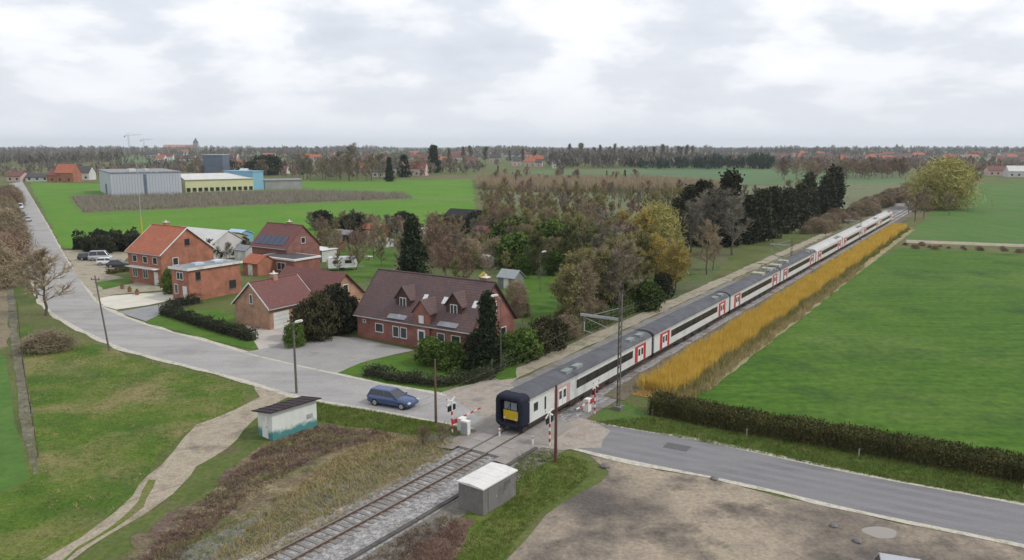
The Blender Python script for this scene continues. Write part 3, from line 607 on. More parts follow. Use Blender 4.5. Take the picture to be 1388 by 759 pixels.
# short rubber pads / marker posts
for px, py, lab in ((677,594,'low white post at the foot of the train front'), (722,604,'short white post between the pole and the rails')):
    t = thing('marker_post', lab, 'post', (*G(px, py), 0)); m = MB(); m.tube((0,0,0),(0,0,.8), .07, n=8); m.build('post', white2_m, t); m = MB(); m.tube((0,0,.6),(0,0,.7), .074, n=8); m.build('red_band', red_p, t)

# ------------------------------------------------------------------ the two sheds by the track
X, Y = G(370, 598); t = thing('trackside_shed', 'small white shed with dark sloping roof and turquoise stained foot', 'shed', (X, Y, 0), R(-40))
def U(t_): return t_
m = MB(); m.add([(0,0,0),(2.4,0,0),(2.4,0,0)],[])
m = MB(); LX, LY = 2.0, 4.2    # x towards the left-behind corner is negative; y runs away along the shed
m.prism([(-LX,0),(0,0),(0,2.35),(-LX,2.05)], 0, LY); m.build('wall', shedw_m, t)
m = MB(); m.prism([(-LX-.35,2.0),(.35,2.42),(.35,2.5),(-LX-.35,2.08)], -.3, LY+.3)
for i in range(8): m.prism([(-LX-.36,2.085),(.36,2.505),(.36,2.535),(-LX-.36,2.115)], -.3+i*.66, -.24+i*.66)
m.build('roof', mat('bitumen_roof', (.028,.018,.022), .85, [(.05,.036,.04)], 2), t)
m = MB(); m.box(-1.4,-.03,.05,-.6,0,1.9); d = m.build('door', white2_m, t); m = MB(); m.box(-.75,-.05,.95,-.68,-.03,1.05); m.build('handle', steel_m, d)
m = MB(); m.box(0,3.2,.9,.02,3.8,1.3); m.build('vent', galv_m, t)
X, Y = G(655, 700); t = thing('relay_building', 'squat grey concrete relay hut with pale flat roof beside the rails', 'hut', (X, Y, 0), R(-36))
m = MB(); m.box(-2.0,0,0,0,3.5,1.78); m.build('wall', gshed_m, t)
m = MB(); m.prism([(-2.1,1.78),(.1,1.78),(.1,1.86),(-1.0,1.95),(-2.1,1.86)], -.1, 3.6)
for i in range(1,4): m.prism([(-2.105,1.87),(.105,1.87),(-1.0,1.962)], -.1+i*.92, -.06+i*.92)
m.build('roof', lidm, t)
m = MB(); m.box(0,.5,.08,.03,1.5,1.65); d = m.build('door', mat('grey_door', (.17,.165,.155), .7), t); m = MB(); m.box(.03,1.3,.8,.06,1.4,.9); m.build('handle', galv_m, d)
m = MB(); m.box(.0,2.3,1.2,.025,2.9,1.5); m.build('vent', steel_m, t); m = MB(); m.box(-2.02,.2,.0,-1.98,.6,.3); m.build('cable_duct', white2_m, t)

# ------------------------------------------------------------------ houses
def windows(t, L_, D_, wins, hull=None):
    """wins: (side, position, sill, width, height, kind); sides S E N W of the local box"""
    for (sd, p, z, w_, h_, kd) in wins:
        def place(m_, a0, a1, z0, z1, d0, d1):
            if sd == 'S': m_.box(a0,-d1,z0,a1,-d0,z1)
            elif sd == 'N': m_.box(a0,D_+d0,z0,a1,D_+d1,z1)
            elif sd == 'E': m_.box(L_+d0,a0,z0,L_+d1,a1,z1)
            else: m_.box(-d1,a0,z0,-d0,a1,z1)
        fm = MB(); place(fm, p-w_/2, p+w_/2, z, z+h_, .0, .045)
        if kd in ('door', 'garage'):
            o = fm.build('garage_door' if kd == 'garage' else 'door', white_m, t)
            if kd == 'door': k = MB(); place(k, p+w_/2-.2, p+w_/2-.1, z+1, z+1.1, .045, .09); k.build('handle', steel_m, o)
            else:
                k = MB()
                for i in range(1,4): place(k, p-w_/2+.05, p+w_/2-.05, z+h_*i/4-.02, z+h_*i/4+.02, .045, .052)
                k.build('groove', galv_m, o)
        else:
            fr = MB(); b = .09
            place(fr, p-w_/2, p-w_/2+b, z, z+h_, 0, .05); place(fr, p+w_/2-b, p+w_/2, z, z+h_, 0, .05); place(fr, p-w_/2+b, p+w_/2-b, z, z+b, 0, .05); place(fr, p-w_/2+b, p+w_/2-b, z+h_-b, z+h_, 0, .05)
            if w_ > 1.3: place(fr, p-.04, p+.04, z+b, z+h_-b, 0, .05)
            o = fr.build('window', white_m if kd != 'dark' else blackb_m, t)
            k = MB(); place(k, p-w_/2+b, p+w_/2-b, z+b, z+h_-b, .0, .02); k.build('pane', glass_m, o)
            k = MB(); place(k, p-w_/2-.08, p+w_/2+.08, z-.09, z-.002, 0, .11); k.build('sill', gshed_m, o)
def gable_house(name, label, cat, X, Y, L_, D_, eave, ridge, wm_, rm_, axis='x', wins=(), rz=ROT, over=.35, chim=(), group=None, verge=None, root=None, off=(0,0), base=0):
    t = root or thing(name, label, cat, (X, Y, 0), rz, group)
    m = MB(); ox, oy = off
    if axis == 'x': m.prism([(oy,base),(oy+D_,base),(oy+D_,eave),(oy+D_/2,ridge-.08),(oy,eave)], ox, ox+L_, 'x')
    else: m.prism([(ox,base),(ox+L_,base),(ox+L_,eave),(ox+L_/2,ridge-.08),(ox,eave)], oy, oy+D_, 'y')
    w0 = m.build('wall', wm_, t)
    S_ = D_ if axis == 'x' else L_; k = (ridge-eave)/(S_/2); o_ = over; th = .16
    c0 = oy if axis == 'x' else ox; e0, e1 = (ox-.25, ox+L_+.25) if axis == 'x' else (oy-.25, oy+D_+.25)
    m = MB()
    prof = [(c0-o_, eave-k*o_), (c0+S_/2, ridge), (c0+S_+o_, eave-k*o_), (c0+S_+o_, eave-k*o_+th), (c0+S_/2, ridge+th), (c0-o_, eave-k*o_+th)]
    m.prism(prof, e0, e1, 'x' if axis == 'x' else 'y'); rf = m.build('roof', rm_, t)
    m = MB() # ridge cap and gutters
    a, b = ((e0, c0+S_/2, ridge+th), (e1, c0+S_/2, ridge+th)) if axis == 'x' else ((c0+S_/2, e0, ridge+th), (c0+S_/2, e1, ridge+th)); m.tube(a, b, .1, n=8); m.build('ridge_cap', rm_, rf)
    m = MB()
    for q in (c0-o_-.07, c0+S_+o_+.07):
        z_ = eave-k*o_+.06; a, b = ((e0, q, z_), (e1, q, z_)) if axis == 'x' else ((q, e0, z_), (q, e1, z_)); m.tube(a, b, .07, n=8)
    m.build('gutter', galv_m, rf)
    if verge:
        for q0, q1 in ((e0-.05, e0+.0), (e1, e1+.05)):
            m = MB(); m.prism([(a, z-.02 if i < 3 else z+.05) for i, (a, z) in enumerate(prof)], q0, q1, 'x' if axis == 'x' else 'y')
            m.build('verge_board', verge, rf)
    for (cx, cy, h_) in chim:
        m = MB(); m.box(cx-.35, cy-.35, eave, cx+.35, cy+.35, ridge+h_); ch = m.build('chimney', wm_, rf)
        m = MB(); m.box(cx-.42, cy-.42, ridge+h_, cx+.42, cy+.42, ridge+h_+.1); m.tube((cx,cy,ridge+h_+.1),(cx,cy,ridge+h_+.4), .12); m.build('chimney_cap', white2_m, ch)
    windows(t, L_, D_, wins)
    return t, rf
# big brick house beside the crossing
X, Y = G(485, 456)
tD, rfD = gable_house('brick_house', 'large red brick house with purple brown tiled roof and three dormers by the crossing', 'house', X, Y, 17.2, 8.6, 3.0, 7.6, brick_red, roof_brown, 'x',
    [('S',3.6,1.0,1.3,1.1,'w'),('S',1.2,1.9,.5,.4,'w'),('S',5.6,.0,.0001,.0001,'w')][:2]+[('S',6.2,.75,1.0,1.35,'w'),('S',7.4,.75,1.0,1.35,'w'),('S',10.3,.02,1.0,2.15,'door'),('S',12.9,.9,1.1,1.25,'w'),('S',15.0,.9,1.3,1.25,'w'),
     ('E',2.2,.9,1.2,1.3,'w'),('E',6.2,.9,1.2,1.3,'w'),('E',4.3,4.3,1.1,1.2,'w')], chim=[(15.9,4.6,.5)], verge=mat('dark_verge', (.05,.035,.03), .8))
def dormer(t, x, y0, w_, zb, zt, zr, deep, wall_m, roof_mm, pane=True):
    m = MB(); m.prism([(x-w_/2,zb),(x+w_/2,zb),(x+w_/2,zt),(x,zr),(x-w_/2,zt)], y0, y0+deep, 'y'); d = m.build('dormer', wall_m, t)
    m = MB(); k = (zr-zt)/(w_/2); o = .22
    m.prism([(x-w_/2-o,zt-k*o),(x,zr+.02),(x+w_/2+o,zt-k*o),(x+w_/2+o,zt-k*o+.12),(x,zr+.15),(x-w_/2-o,zt-k*o+.12)], y0-.2, y0+deep, 'y'); m.build('dormer_roof', roof_mm, d)
    if pane:
        m = MB(); m.box(x-.5,y0-.05,zb+.35,x+.5,y0,zt+.05); m.build('window_frame', white_m, d)
        m = MB(); m.box(x-.42,y0-.065,zb+.43,x-.05,y0-.05,zt-.03); m.box(x+.05,y0-.065,zb+.43,x+.42,y0-.05,zt-.03); m.build('pane', glass_m, d)
    return d
dk = mat('dormer_board', (.07,.035,.03), .8)
for x in (6.4, 13.9):
    d = dormer(tD, x, 1.15, 2.2, 3.75, 5.3, 6.6, 3.2, dk, roof_brown)
    m = MB(); m.prism([(.0,3.18),(1.15,4.0),(1.15,4.08),(-.3,3.05)], x-1.35, x+1.35, 'x'); m.build('lead_apron', lead_m, d)
d = dormer(tD, 10.3, -.25, 2.3, 0.05, 4.3, 5.6, 4.2, brick_red, roof_brown, False)
m = MB(); m.box(9.75,-.32,.05,10.85,-.25,2.25); dd = m.build('entrance_door', white_m, d); m = MB(); m.box(9.95,-.34,.1,10.65,-.32,2.05); m.build('door_pane', glass_m, dd)
m = MB(); m.box(9.95,-.3,3.0,10.65,-.25,3.9); m.build('window_frame', white_m, d)
for x in (9.0, 11.9, 16.2):
    m = MB(); z = 4.9; k = (7.6-3.0)/4.3; y = (z-3.0)/k
    m.prism([(y,z+.17),(y+.62,z+.17+.62*k),(y+.62,z+.23+.62*k),(y,z+.23)], x-.3, x+.3, 'x'); m.build('roof_window', lens_m, rfD)
# house with garage: main body and a wing whose gable looks at the track
X, Y = G(320, 439)
m = MB()
tC, rfC = gable_house('garage_house', 'tan brick house with dull red roof and white garage door behind the lawn', 'house', X, Y, 6.6, 7.4, 2.9, 5.7, brick_tan, roof_red, 'y',
    [('E',1.9,.03,2.5,2.1,'garage'),('E',4.6,1.0,.8,1.2,'w'),('E',6.2,.03,1.0,2.1,'door'),('S',3.3,3.0,.6,1.3,'w')], chim=[(3.3,3.8,.7)], verge=white2_m)
w2 = tC
m = MB(); m.prism([(7.4,0),(13.8,0),(13.8,3.1),(10.6,5.9),(7.4,3.1)], -2.0, 9.4, 'x'); m.build('wing_wall', brick_tan, tC)
m = MB(); k = 2.8/3.2; m.prism([(7.05,3.1-.35*k),(10.6,5.98),(14.15,3.1-.35*k),(14.15,3.1-.35*k+.17),(10.6,6.16),(7.05,3.1-.35*k+.17)], -2.3, 9.7, 'x'); r2 = m.build('wing_roof', roof_red, tC)
m = MB(); m.box(9.4,9.8,.8,9.45,11.5,2.3); o = m.build('window', white_m, tC); m = MB(); m.box(9.45,9.9,.9,9.46,11.4,2.2); m.build('pane', glass_m, o)
m = MB(); m.box(9.4,10.1,3.5,9.45,11.1,4.6); o = m.build('window', white_m, tC); m = MB(); m.box(9.45,10.2,3.6,9.46,11.0,4.5); m.build('pane', glass_m, o)
# orange roofed house
X, Y = G(221, 388); dx = 9.5
tA, rfA = gable_house('orange_roof_house', 'orange brick house with bright orange tiled roof and white trimmed gable', 'house', X-CA*dx, Y+SA*dx, 9.5, 10.0, 5.3, 9.2, brick_org, roof_org, 'x',
    [('S',1.8,.9,1.4,1.5,'w'),('S',4.8,.9,1.4,1.5,'w'),('S',7.8,.02,1.1,2.2,'door'),('S',2.0,3.5,1.3,1.2,'w'),('S',5,3.5,1.3,1.2,'w'),('S',7.8,3.5,1.3,1.2,'w'),('E',5.0,6.3,.9,1.1,'dark'),('E',2.6,3.2,1.1,1.3,'w')], chim=[(3.0,5.6,.6)], verge=white_m)
m = MB(); m.box(1.0,-1.1,2.75,9.0,0,2.9); m.build('porch_roof', white2_m, tA)
# flat roofed brick house
X, Y = G(258, 409); dx = 4.2
t = thing('flat_roof_house', 'red orange brick house with grey flat roof between its pitched neighbours', 'house', (X-CA*dx, Y+SA*dx, 0), ROT)
m = MB(); m.box(0,0,0,4.2,9.2,4.7); m.build('wall', brick_org, t)
m = MB(); m.box(-.3,-.3,4.7,4.5,9.5,5.0); rf = m.build('roof', lead_m, t)
m = MB(); m.box(-.32,-.32,4.68,4.52,-.3,5.04); m.box(4.5,-.3,4.68,4.53,9.5,5.04); m.build('fascia', white2_m, rf)
skm = mat('skylight_dome', (.5,.58,.66), .2)
m = MB(); m.box(1.2,2.5,5.0,2.4,4,5.32); m.build('skylight', skm, rf); m = MB(); m.box(1.2,6,5.0,2.4,7.5,5.3); m.build('skylight', skm, rf)
windows(t, 4.2, 9.2, [('S',1.0,.9,.9,1.5,'w'),('S',3.1,.03,1.0,2.2,'door'),('S',2.1,3.1,1.6,1.2,'w'),('E',1.6,3.1,.8,1.2,'dark'),('E',7.6,.9,1.2,1.3,'dark')])
# house with solar panels
X, Y = G(343, 360)
tE, rfE = gable_house('solar_roof_house', 'house with dark red roof and a row of solar panels in front of the orchard', 'house', X, Y, 9.8, 8.2, 4.1, 7.9, brick_dark, roof_red, 'x', [('S',2.5,.9,1.6,1.4,'w'),('S',5.8,.9,1.6,1.4,'w'),('S',8.6,.02,1.0,2.1,'door'),('E',4.1,4.6,1.1,1.2,'w')], chim=[(6,4.3,.6)])
m = MB(); k = 3.8/4.1
for i in range(5): m.prism([(.15,4.1+.15*k+.18),(1.75,4.1+1.75*k+.18),(1.75,4.1+1.75*k+.24),(.15,4.1+.15*k+.24)], .8+i*1.6, 2.3+i*1.6, 'x')
m.build('solar_panels', pvm, rfE)
X, Y = G(352, 368); t = thing('flat_extension', 'low brick annex with white edged flat roof in front of the solar roofed house', 'annex', (X, Y, 0), ROT)
m = MB(); m.box(0,0,0,9.5,6,2.7); m.build('wall', brick_red, t); m = MB(); m.box(-.25,-.25,2.7,9.75,6.2,3.0); m.build('roof', white_m, t); m = MB(); m.box(.2,.2,3.0,9.3,5.8,3.03); m.build('roof_felt', roof_dark, t)
windows(t, 9.5, 6, [('S',2,.8,2.2,1.4,'w'),('S',6,.8,2.2,1.4,'w')])

# ------------------------------------------------------------------ vegetation: meshes shared by copies
def rv(r, s=1.0): return Vector((r.uniform(-s,s), r.uniform(-s,s), r.uniform(-s,s)))
def quad_np(C, A, B):
    """many loose quads: centres C, half axes A and B (numpy n x 3)"""
    v = np.stack([C-A-B, C+A-B, C+A+B, C-A+B], 1).reshape(-1, 3)
    return v
def fast_mesh(name, v, k, mats):
    n = len(v)//k; me = bpy.data.meshes.new(name); me.vertices.add(len(v)); me.vertices.foreach_set('co', v.astype(np.float32).ravel())
    me.loops.add(len(v)); me.loops.foreach_set('vertex_index', np.arange(len(v), dtype=np.int32))
    me.polygons.add(n); me.polygons.foreach_set('loop_start', np.arange(0, len(v), k, dtype=np.int32)); me.polygons.foreach_set('loop_total', np.full(n, k, dtype=np.int32))
    for m_ in mats: me.materials.append(m_)
    me.update(calc_edges=True); return me
def bare_proto(seed, spread, trunk_r, crown_m, leaf=None, upright=.5, nlimb=11, first=.2, leafn=0, bark_m=None, thick=1.6):
    """a tree 1 unit tall: trunk and limbs in one mesh, branches and twigs in the other"""
    r = random.Random(seed); tm = MB(); cm = MB(); lv = []
    n = 7; pts = [Vector((0,0,0))]
    for i in range(1, n+1): pts.append(Vector((pts[-1].x+r.uniform(-.015,.015), pts[-1].y+r.uniform(-.015,.015), i/n*.9)))
    for i in range(n): tm.tube(pts[i], pts[i+1], trunk_r*(1-.13*i), trunk_r*(1-.13*(i+1)), 7, False)
    def blade(p, q, w_):
        d = (q-p); s = d.cross(rv(r)).normalized()*w_
        cm.add([p-s, p+s, q], [(0,1,2)])
    for k in range(nlimb):
        f = first+(1-first)*((k+.5)/nlimb)**.9; z = f*.88; i = min(n-1, int(z/.9*n)); p = pts[i].lerp(pts[i+1], z/.9*n-i)
        a = k*2.4+r.uniform(-.4,.4); ln = spread*(1.05-.62*abs(f-.45)/.55)*r.uniform(.75,1.15)
        d = Vector((math.cos(a), math.sin(a), upright+.9*f*upright+r.uniform(-.1,.2))).normalized()
        q = p; last = p
        for j in range(3):
            nd = (d+rv(r,.22)+Vector((0,0,.12*j*upright))).normalized(); q2 = q+nd*ln/3; tm.tube(q, q2, trunk_r*(.38-.1*j)*(1.2-f), trunk_r*(.28-.1*j+.02)*(1.2-f)+.0008, 5, False)
            for b in range(4):
                s0 = q.lerp(q2, r.random()); bd = (nd+rv(r,.75)+Vector((0,0,.3*upright))).normalized(); bl = ln*r.uniform(.25,.5); s1 = s0+bd*bl
                cm.tube(s0, s1, .0035*thick, .0015*thick, 3, False)
                for c_ in range(9):
                    t0 = s0.lerp(s1, r.uniform(.15,1)); td = (bd+rv(r,.8)+Vector((0,0,.25*upright))).normalized(); tl = r.uniform(.045,.12); t1 = t0+td*tl; blade(t0, t1, .0024*thick)
                    blade(t0.lerp(t1,.4), t0.lerp(t1,.4)+(td+rv(r,.8)).normalized()*tl*.7, .002*thick)
                    for _ in range(leafn): lv.append(t0.lerp(t1, r.random())+rv(r,.018))
            q = q2
    for c_ in range(60):   # leader
        t0 = pts[-1]+Vector((0,0,r.uniform(-.15,.05))); blade(t0, t0+(Vector((0,0,.6))+rv(r,.8)).normalized()*r.uniform(.05,.1), .0024*thick)
    mats = [crown_m]
    if lv:
        cm.mi = 1; mats = [crown_m, leaf]
        for c in lv:
            a = rv(r).normalized()*.0085; b = a.cross(rv(r)).normalized()*.006; cm.add([c-a-b, c+a-b, c+a+b, c-a+b], [(0,1,2,3)])
    bm_ = bark_m or bark
    return tm.mesh('trunk', bm_), cm.mesh('crown', mats)
def clump_crown(seed, shape, nclump, per, size, leafm_, core=None, csize=.07, thin=.55):
    """evergreen crown of many leaf sized faces gathered in clumps; shape(t,a) gives the radius at height t"""
    g = np.random.default_rng(seed); C = []
    k = 0
    while k < nclump:
        t = g.random()**.85; a = g.random()*6.283; R_ = shape(t, a)*(.45+.6*g.random()**.5)
        C.append((R_*math.cos(a), R_*math.sin(a), t)); k += 1
    C = np.array(C); C = np.repeat(C, per, 0); n = len(C); C = C+g.normal(0, csize, (n,3))*np.array([1,1,.8])*.6
    A = g.normal(0,1,(n,3)); A /= np.linalg.norm(A,axis=1,keepdims=True); B = np.cross(A, g.normal(0,1,(n,3))); B /= np.linalg.norm(B,axis=1,keepdims=True)
    s = size*(.6+.8*g.random((n,1))); v = quad_np(C, A*s, B*s*thin); return fast_mesh('crown', v, 4, [leafm_])
def cone_shape(w_, skirt=.04, jag=.25):
    def f(t, a):
        if t < skirt: return w_*.6
        return w_*(1-t)**1.1*(1-jag*.5+jag*math.sin(a*5+t*31)*math.sin(t*60+a))+.012
    return f
def oval_shape(w_, lo=.1, jag=.2):
    def f(t, a): return max(.01, w_*(max(0,1-((t-.45)/.56)**2))**.5*(1+jag*math.sin(3*a+7*t)+jag*.6*math.sin(5*a-11*t)))
    return f
def straight_trunk(r0, top=.9):
    m = MB()
    for i in range(4): m.tube((0,0,top*i/4),(0,0,top*(i+1)/4), r0*(1-.22*i), r0*(1-.22*(i+1)), 7, False)
    return m.mesh('trunk', bark)
P = {}
P['bare'] = [bare_proto(s, .30, .016, twig_brown, upright=.55) for s in (1,2,3,4)]
P['grey'] = [bare_proto(s, .27, .015, twig_grey, upright=.8) for s in (11,12,13)]
P['red'] = [bare_proto(s, .30, .015, twig_red, upright=.7, leaf=twig_red, leafn=1) for s in (21,22)]
P['olive'] = [bare_proto(s, .30, .015, twig_brown, upright=.6, leaf=leaf_olive, leafn=2) for s in (31,32,33)]
P['green'] = [bare_proto(s, .32, .015, twig_brown, upright=.6, leaf=leaf_green, leafn=4, first=.1) for s in (35,36)]
P['yellow'] = [bare_proto(s, .34, .016, leaf_yel, upright=.8, leaf=leaf_yel, leafn=2, first=.08, nlimb=14, thick=2) for s in (41,42)]
P['ygreen0'] = [bare_proto(s, .33, .018, leaf_ygreen, upright=.7, leaf=leaf_ygreen, leafn=7, first=.06, nlimb=18, thick=2.4) for s in (51,52)]
P['ygreen'] = [(straight_trunk(.02,.6), clump_crown(s, oval_shape(.36, jag=.3), 620, 12, .05, leaf_ygreen, csize=.16, thin=.07)) for s in (51,52)]
P['bramble'] = [(straight_trunk(.02,.4), clump_crown(s, lambda t,a: .62*(1-t**2)**.5*(1+.2*math.sin(3*a)), 420, 12, .09, twig_red if s == 54 else twig_brown, csize=.2, thin=.05)) for s in (53,54,55,57)]
P['birch'] = [bare_proto(61, .20, .012, twig_grey, upright=.7, bark_m=birch)]
P['poplar'] = [bare_proto(s, .13, .010, twig_grey, upright=2.0, nlimb=16, first=.1) for s in (71,72)]
P['spruce'] = [(straight_trunk(.018), clump_crown(s, cone_shape(.23, jag=.45), 560, 12, .019, needle)) for s in (1,2,3)]
P['pine'] = [(straight_trunk(.02), clump_crown(s, lambda t,a: .21*(1-t*.92)**.6*(1+.3*math.sin(a*3+t*9+s)+.2*math.sin(a*7-t*23))*(.75 if t < .12 else 1)+.01, 430, 12, .019, needle2, csize=.05)) for s in (5,6,7,8)]
P['column'] = [(straight_trunk(.015), clump_crown(9, lambda t,a: .11*(1-t)**.35*(1+.2*math.sin(a*4+t*17)), 300, 12, .022, needle2))]
P['bush'] = [(straight_trunk(.03,.5), clump_crown(s, oval_shape(.55), 380, 10, .035, leaf_green, csize=.09)) for s in (10,11)]
P['brownbush'] = [(straight_trunk(.03,.5), clump_crown(s, oval_shape(.6), 300, 10, .032, leaf_hedge, csize=.1)) for s in (12,13)]
P['darkbush'] = [(straight_trunk(.03,.5), clump_crown(s, oval_shape(.45, jag=.3), 420, 11, .032, leaf_hedged, csize=.09)) for s in (14,15)]
P['thicket'] = [bare_proto(s, .62, .02, twig_red if s % 2 else twig_brown, upright=.9, nlimb=14, first=.03, thick=2.4) for s in (81,82,83,84)]
NAMES = {'bare':'bare_tree','grey':'bare_tree','red':'reddish_tree','olive':'budding_tree','green':'leafy_tree','yellow':'willow_tree','ygreen':'willow_tree','birch':'birch_tree','poplar':'poplar_tree','spruce':'spruce_tree','pine':'pine_tree','column':'cypress_tree','bush':'bush','brownbush':'bush','darkbush':'bush','thicket':'shrub','bramble':'shrub'}
JOIN = {}
def joined(kind, i):
    if (kind, i) in JOIN: return JOIN[(kind, i)]
    tr, cr_ = P[kind][i]; mb = MB()
    mb.add([tuple(v.co) for v in tr.vertices], [tuple(p.vertices) for p in tr.polygons])
    mats = [tr.materials[0]]
    for q, mm in enumerate(cr_.materials): mats.append(mm)
    b = len(mb.v); mb.v += [tuple(v.co) for v in cr_.vertices]
    for p in cr_.polygons: mb.f.append(tuple(j+b for j in p.vertices)); mb.m.append(p.material_index+1)
    JOIN[(kind, i)] = mb.mesh(NAMES[kind], mats); return JOIN[(kind, i)]
tr_rnd = random.Random(99)
def tree(kind, X, Y, h, label, group=None, parts=True, wide=1.0, z=0):
    i = tr_rnd.randrange(len(P[kind])); s = h*1.02; rz = tr_rnd.uniform(0,6.28); w_ = s*wide*tr_rnd.uniform(.92,1.08); cat = 'bush' if 'bush' in kind else ('shrub' if kind in ('thicket','bramble') else 'tree')
    if parts:
        t = thing(NAMES[kind], label, cat, (X, Y, z), rz, group)
        for nm, me in zip(('trunk','crown'), P[kind][i]):
            o = bpy.data.objects.new(nm, me); COL.objects.link(o); o.parent = t; o.scale = (w_, w_, s)
    else:
        t = bpy.data.objects.new(NAMES[kind], joined(kind, i)); COL.objects.link(t); t.location = (X, Y, z); t.rotation_euler = (0,0,rz); t.scale = (w_, w_, s); tag(t, label, cat, group)
    return t
def ptree(kind, px, py, ty, label, group=None, parts=True, wide=1.0):
    X, Y = G(px, py); return tree(kind, X, Y, hgt(px, py, ty), label, group, parts, wide)
def inside(x, y, poly):
    c = False; j = len(poly)-1
    for i in range(len(poly)):
        if (poly[i][1] > y) != (poly[j][1] > y) and x < (poly[j][0]-poly[i][0])*(y-poly[i][1])/(poly[j][1]-poly[i][1])+poly[i][0]: c = not c
        j = i
    return c
def scatter(poly, kinds, count, h0, h1, label, group, parts=False, sep=2.5, seed=0, wide=1.0):
    """trees spread over a piece of ground outlined in the photograph; kinds = {kind: (weight, words)}"""
    W_ = GP(poly); r = random.Random(seed+500); xs = [p[0] for p in W_]; ys = [p[1] for p in W_]; done = []; tries = 0
    ks = list(kinds)
    while len(done) < count and tries < count*60:
        tries += 1; x = r.uniform(min(xs), max(xs)); y = r.uniform(min(ys), max(ys))
        if not inside(x, y, W_) or any((x-a)**2+(y-b)**2 < sep*sep for a, b in done): continue
        done.append((x, y)); k = r.choices(ks, [kinds[q][0] for q in ks])[0]
        tree(k, x, y, r.uniform(h0, h1), kinds[k][1]+' '+label, kinds[k][1]+' '+group, parts, wide)

# named trees and bushes of the gardens
ptree('spruce', 560, 378, 298, 'tall dark spruce rising behind the ridge of the big brick house', wide=1.0)
ptree('spruce', 553, 372, 330, 'shorter dark spruce leaning into the tall one behind the brick house', wide=1.2)
ptree('spruce', 661, 503, 404, 'slender dark conifer in front of the right gable of the brick house', wide=.85)
ptree('darkbush', 652, 500, 452, 'dark shrub at the foot of the slender conifer by the gable', wide=.9)
ptree('bush', 690, 492, 455, 'loose green bush between the brick house gable and the trackside path')
ptree('brownbush', 712, 476, 450, 'brownish bush behind the gable beside the trackside path')
ptree('bush', 584, 493, 460, 'left one of the two round dark green bushes before the brick house', wide=.95)
ptree('bush', 612, 500, 466, 'right one of the two round dark green bushes before the brick house', wide=1.05)
ptree('brownbush', 434, 460, 400, 'big dark brown evergreen between the garage house and the driveway', wide=.6)
ptree('brownbush', 416, 460, 412, 'dark brown evergreen nearest the garage house', wide=.7)
ptree('darkbush', 456, 452, 392, 'dark evergreen nearest the left end of the brick house', wide=.8)
ptree('darkbush', 474, 446, 412, 'low dark evergreen at the left corner of the brick house', wide=.9)
ptree('bush', 400, 470, 440, 'small brown green bush at the edge of the driveway near the street lamp', wide=.8)
ptree('bush', 232, 398, 366, 'narrow green bush at the gable of the orange roofed house', wide=.6)
ptree('bramble', 64, 474, 452, 'low reddish brown bramble mound on the grass inside the bend', wide=2.0)
ptree('bare', 62, 428, 338, 'bare twiggy tree leaning over the road at the bend', wide=1.5)
ptree('grey', 50, 405, 345, 'smaller bare tree beside the road above the bend', wide=1.5)
ptree('thicket', 600, 600, 578, 'low dry brown scrub beside the verge left of the crossing', wide=1.3)
ptree('thicket', 575, 606, 584, 'low dry brown scrub on the bank below the verge', wide=1.3)
ptree('red', 604, 385, 322, 'reddish bare tree behind the ridge of the brick house')
ptree('red', 632, 392, 345, 'small reddish bare tree beside the yellow garden slide')
ptree('bare', 585, 372, 335, 'bare brown tree between the spruce and the reddish tree')
ptree('birch', 830, 430, 342, 'pale stemmed birch among the brown trees left of the mast', wide=1.1)
ptree('darkbush', 898, 404, 372, 'dark evergreen bush at the foot of the yellow willow by the line', wide=.8)
ptree('bush', 878, 420, 385, 'green bush on the embankment in front of the yellow willow', wide=1.0)
ptree('yellow', 915, 396, 332, 'bright yellow willow beside the line before the dark pines', wide=1.1)
ptree('yellow', 890, 388, 322, 'yellow willow behind the brightest one near the line', wide=1.0)
ptree('yellow', 868, 352, 288, 'golden willow in the middle of the wooded gardens', wide=1.15)
ptree('yellow', 842, 348, 290, 'golden willow left of the tallest golden one', wide=1.1)
ptree('ygreen', 890, 350, 284, 'golden green willow right of the tallest golden one', wide=1.1)
ptree('bare', 958, 372, 300, 'bare brown tree standing alone by the bend of the trackside path', wide=.9)
ptree('bare', 966, 366, 318, 'thin bare tree right behind the lone trackside tree')
ptree('green', 730, 378, 318, 'leafy green tree left of the long lawn in the gardens')
ptree('bush', 712, 372, 345, 'dark green bush beside the garden hut', wide=.9)
ptree('green', 775, 372, 306, 'green tree at the far right corner of the garden lawn')
ptree('bush', 755, 372, 342, 'rounded dark bush at the far edge of the garden lawn', wide=1)
for i, (x, y, ty, wd) in enumerate([(917,322,262,1.1),(933,330,246,1.0),(950,333,240,1.05),(968,332,252,1.0)]):
    ptree('pine', x, y, ty+9, ['leftmost dark pine of the left clump beyond the yellow willow','second dark pine of the left clump beyond the yellow willow','broad third dark pine of the left clump','rightmost broad dark pine of the left clump'][i], 'dark pines of the left clump', wide=wd)
ptree('column', 986, 334, 238, 'narrow tall cypress at the right end of the left pine clump', wide=1.0)
for i, (x, y, ty, wd) in enumerate([(1013,330,262,1.1),(1030,327,254,1.1),(1047,322,250,1.1),(1065,316,252,1.1),(1082,309,246,1.1),(1098,304,250,1.1),(1112,298,247,1.0)]):
    ptree('pine', x, y, ty+6, ['first','second','third','fourth','fifth','sixth','seventh'][i]+' dark pine from the left in the right clump beside the railway', 'dark pines of the right clump', wide=wd)
ptree('column', 1128, 292, 230, 'tall pointed cypress at the right end of the pines', wide=1.3)
ptree('column', 1119, 296, 240, 'pointed cypress just left of the tallest one at the end of the pines', wide=1.2)
ptree('column', 1094, 300, 238, 'pointed cypress standing up out of the right pine clump', wide=1.0)
ptree('ygreen', 1278, 283, 222, 'big yellow green willow at the far end of the railway', wide=1.25)
ptree('ygreen', 1262, 284, 236, 'yellow green willow left of the big one at the far end of the railway', wide=1.15)
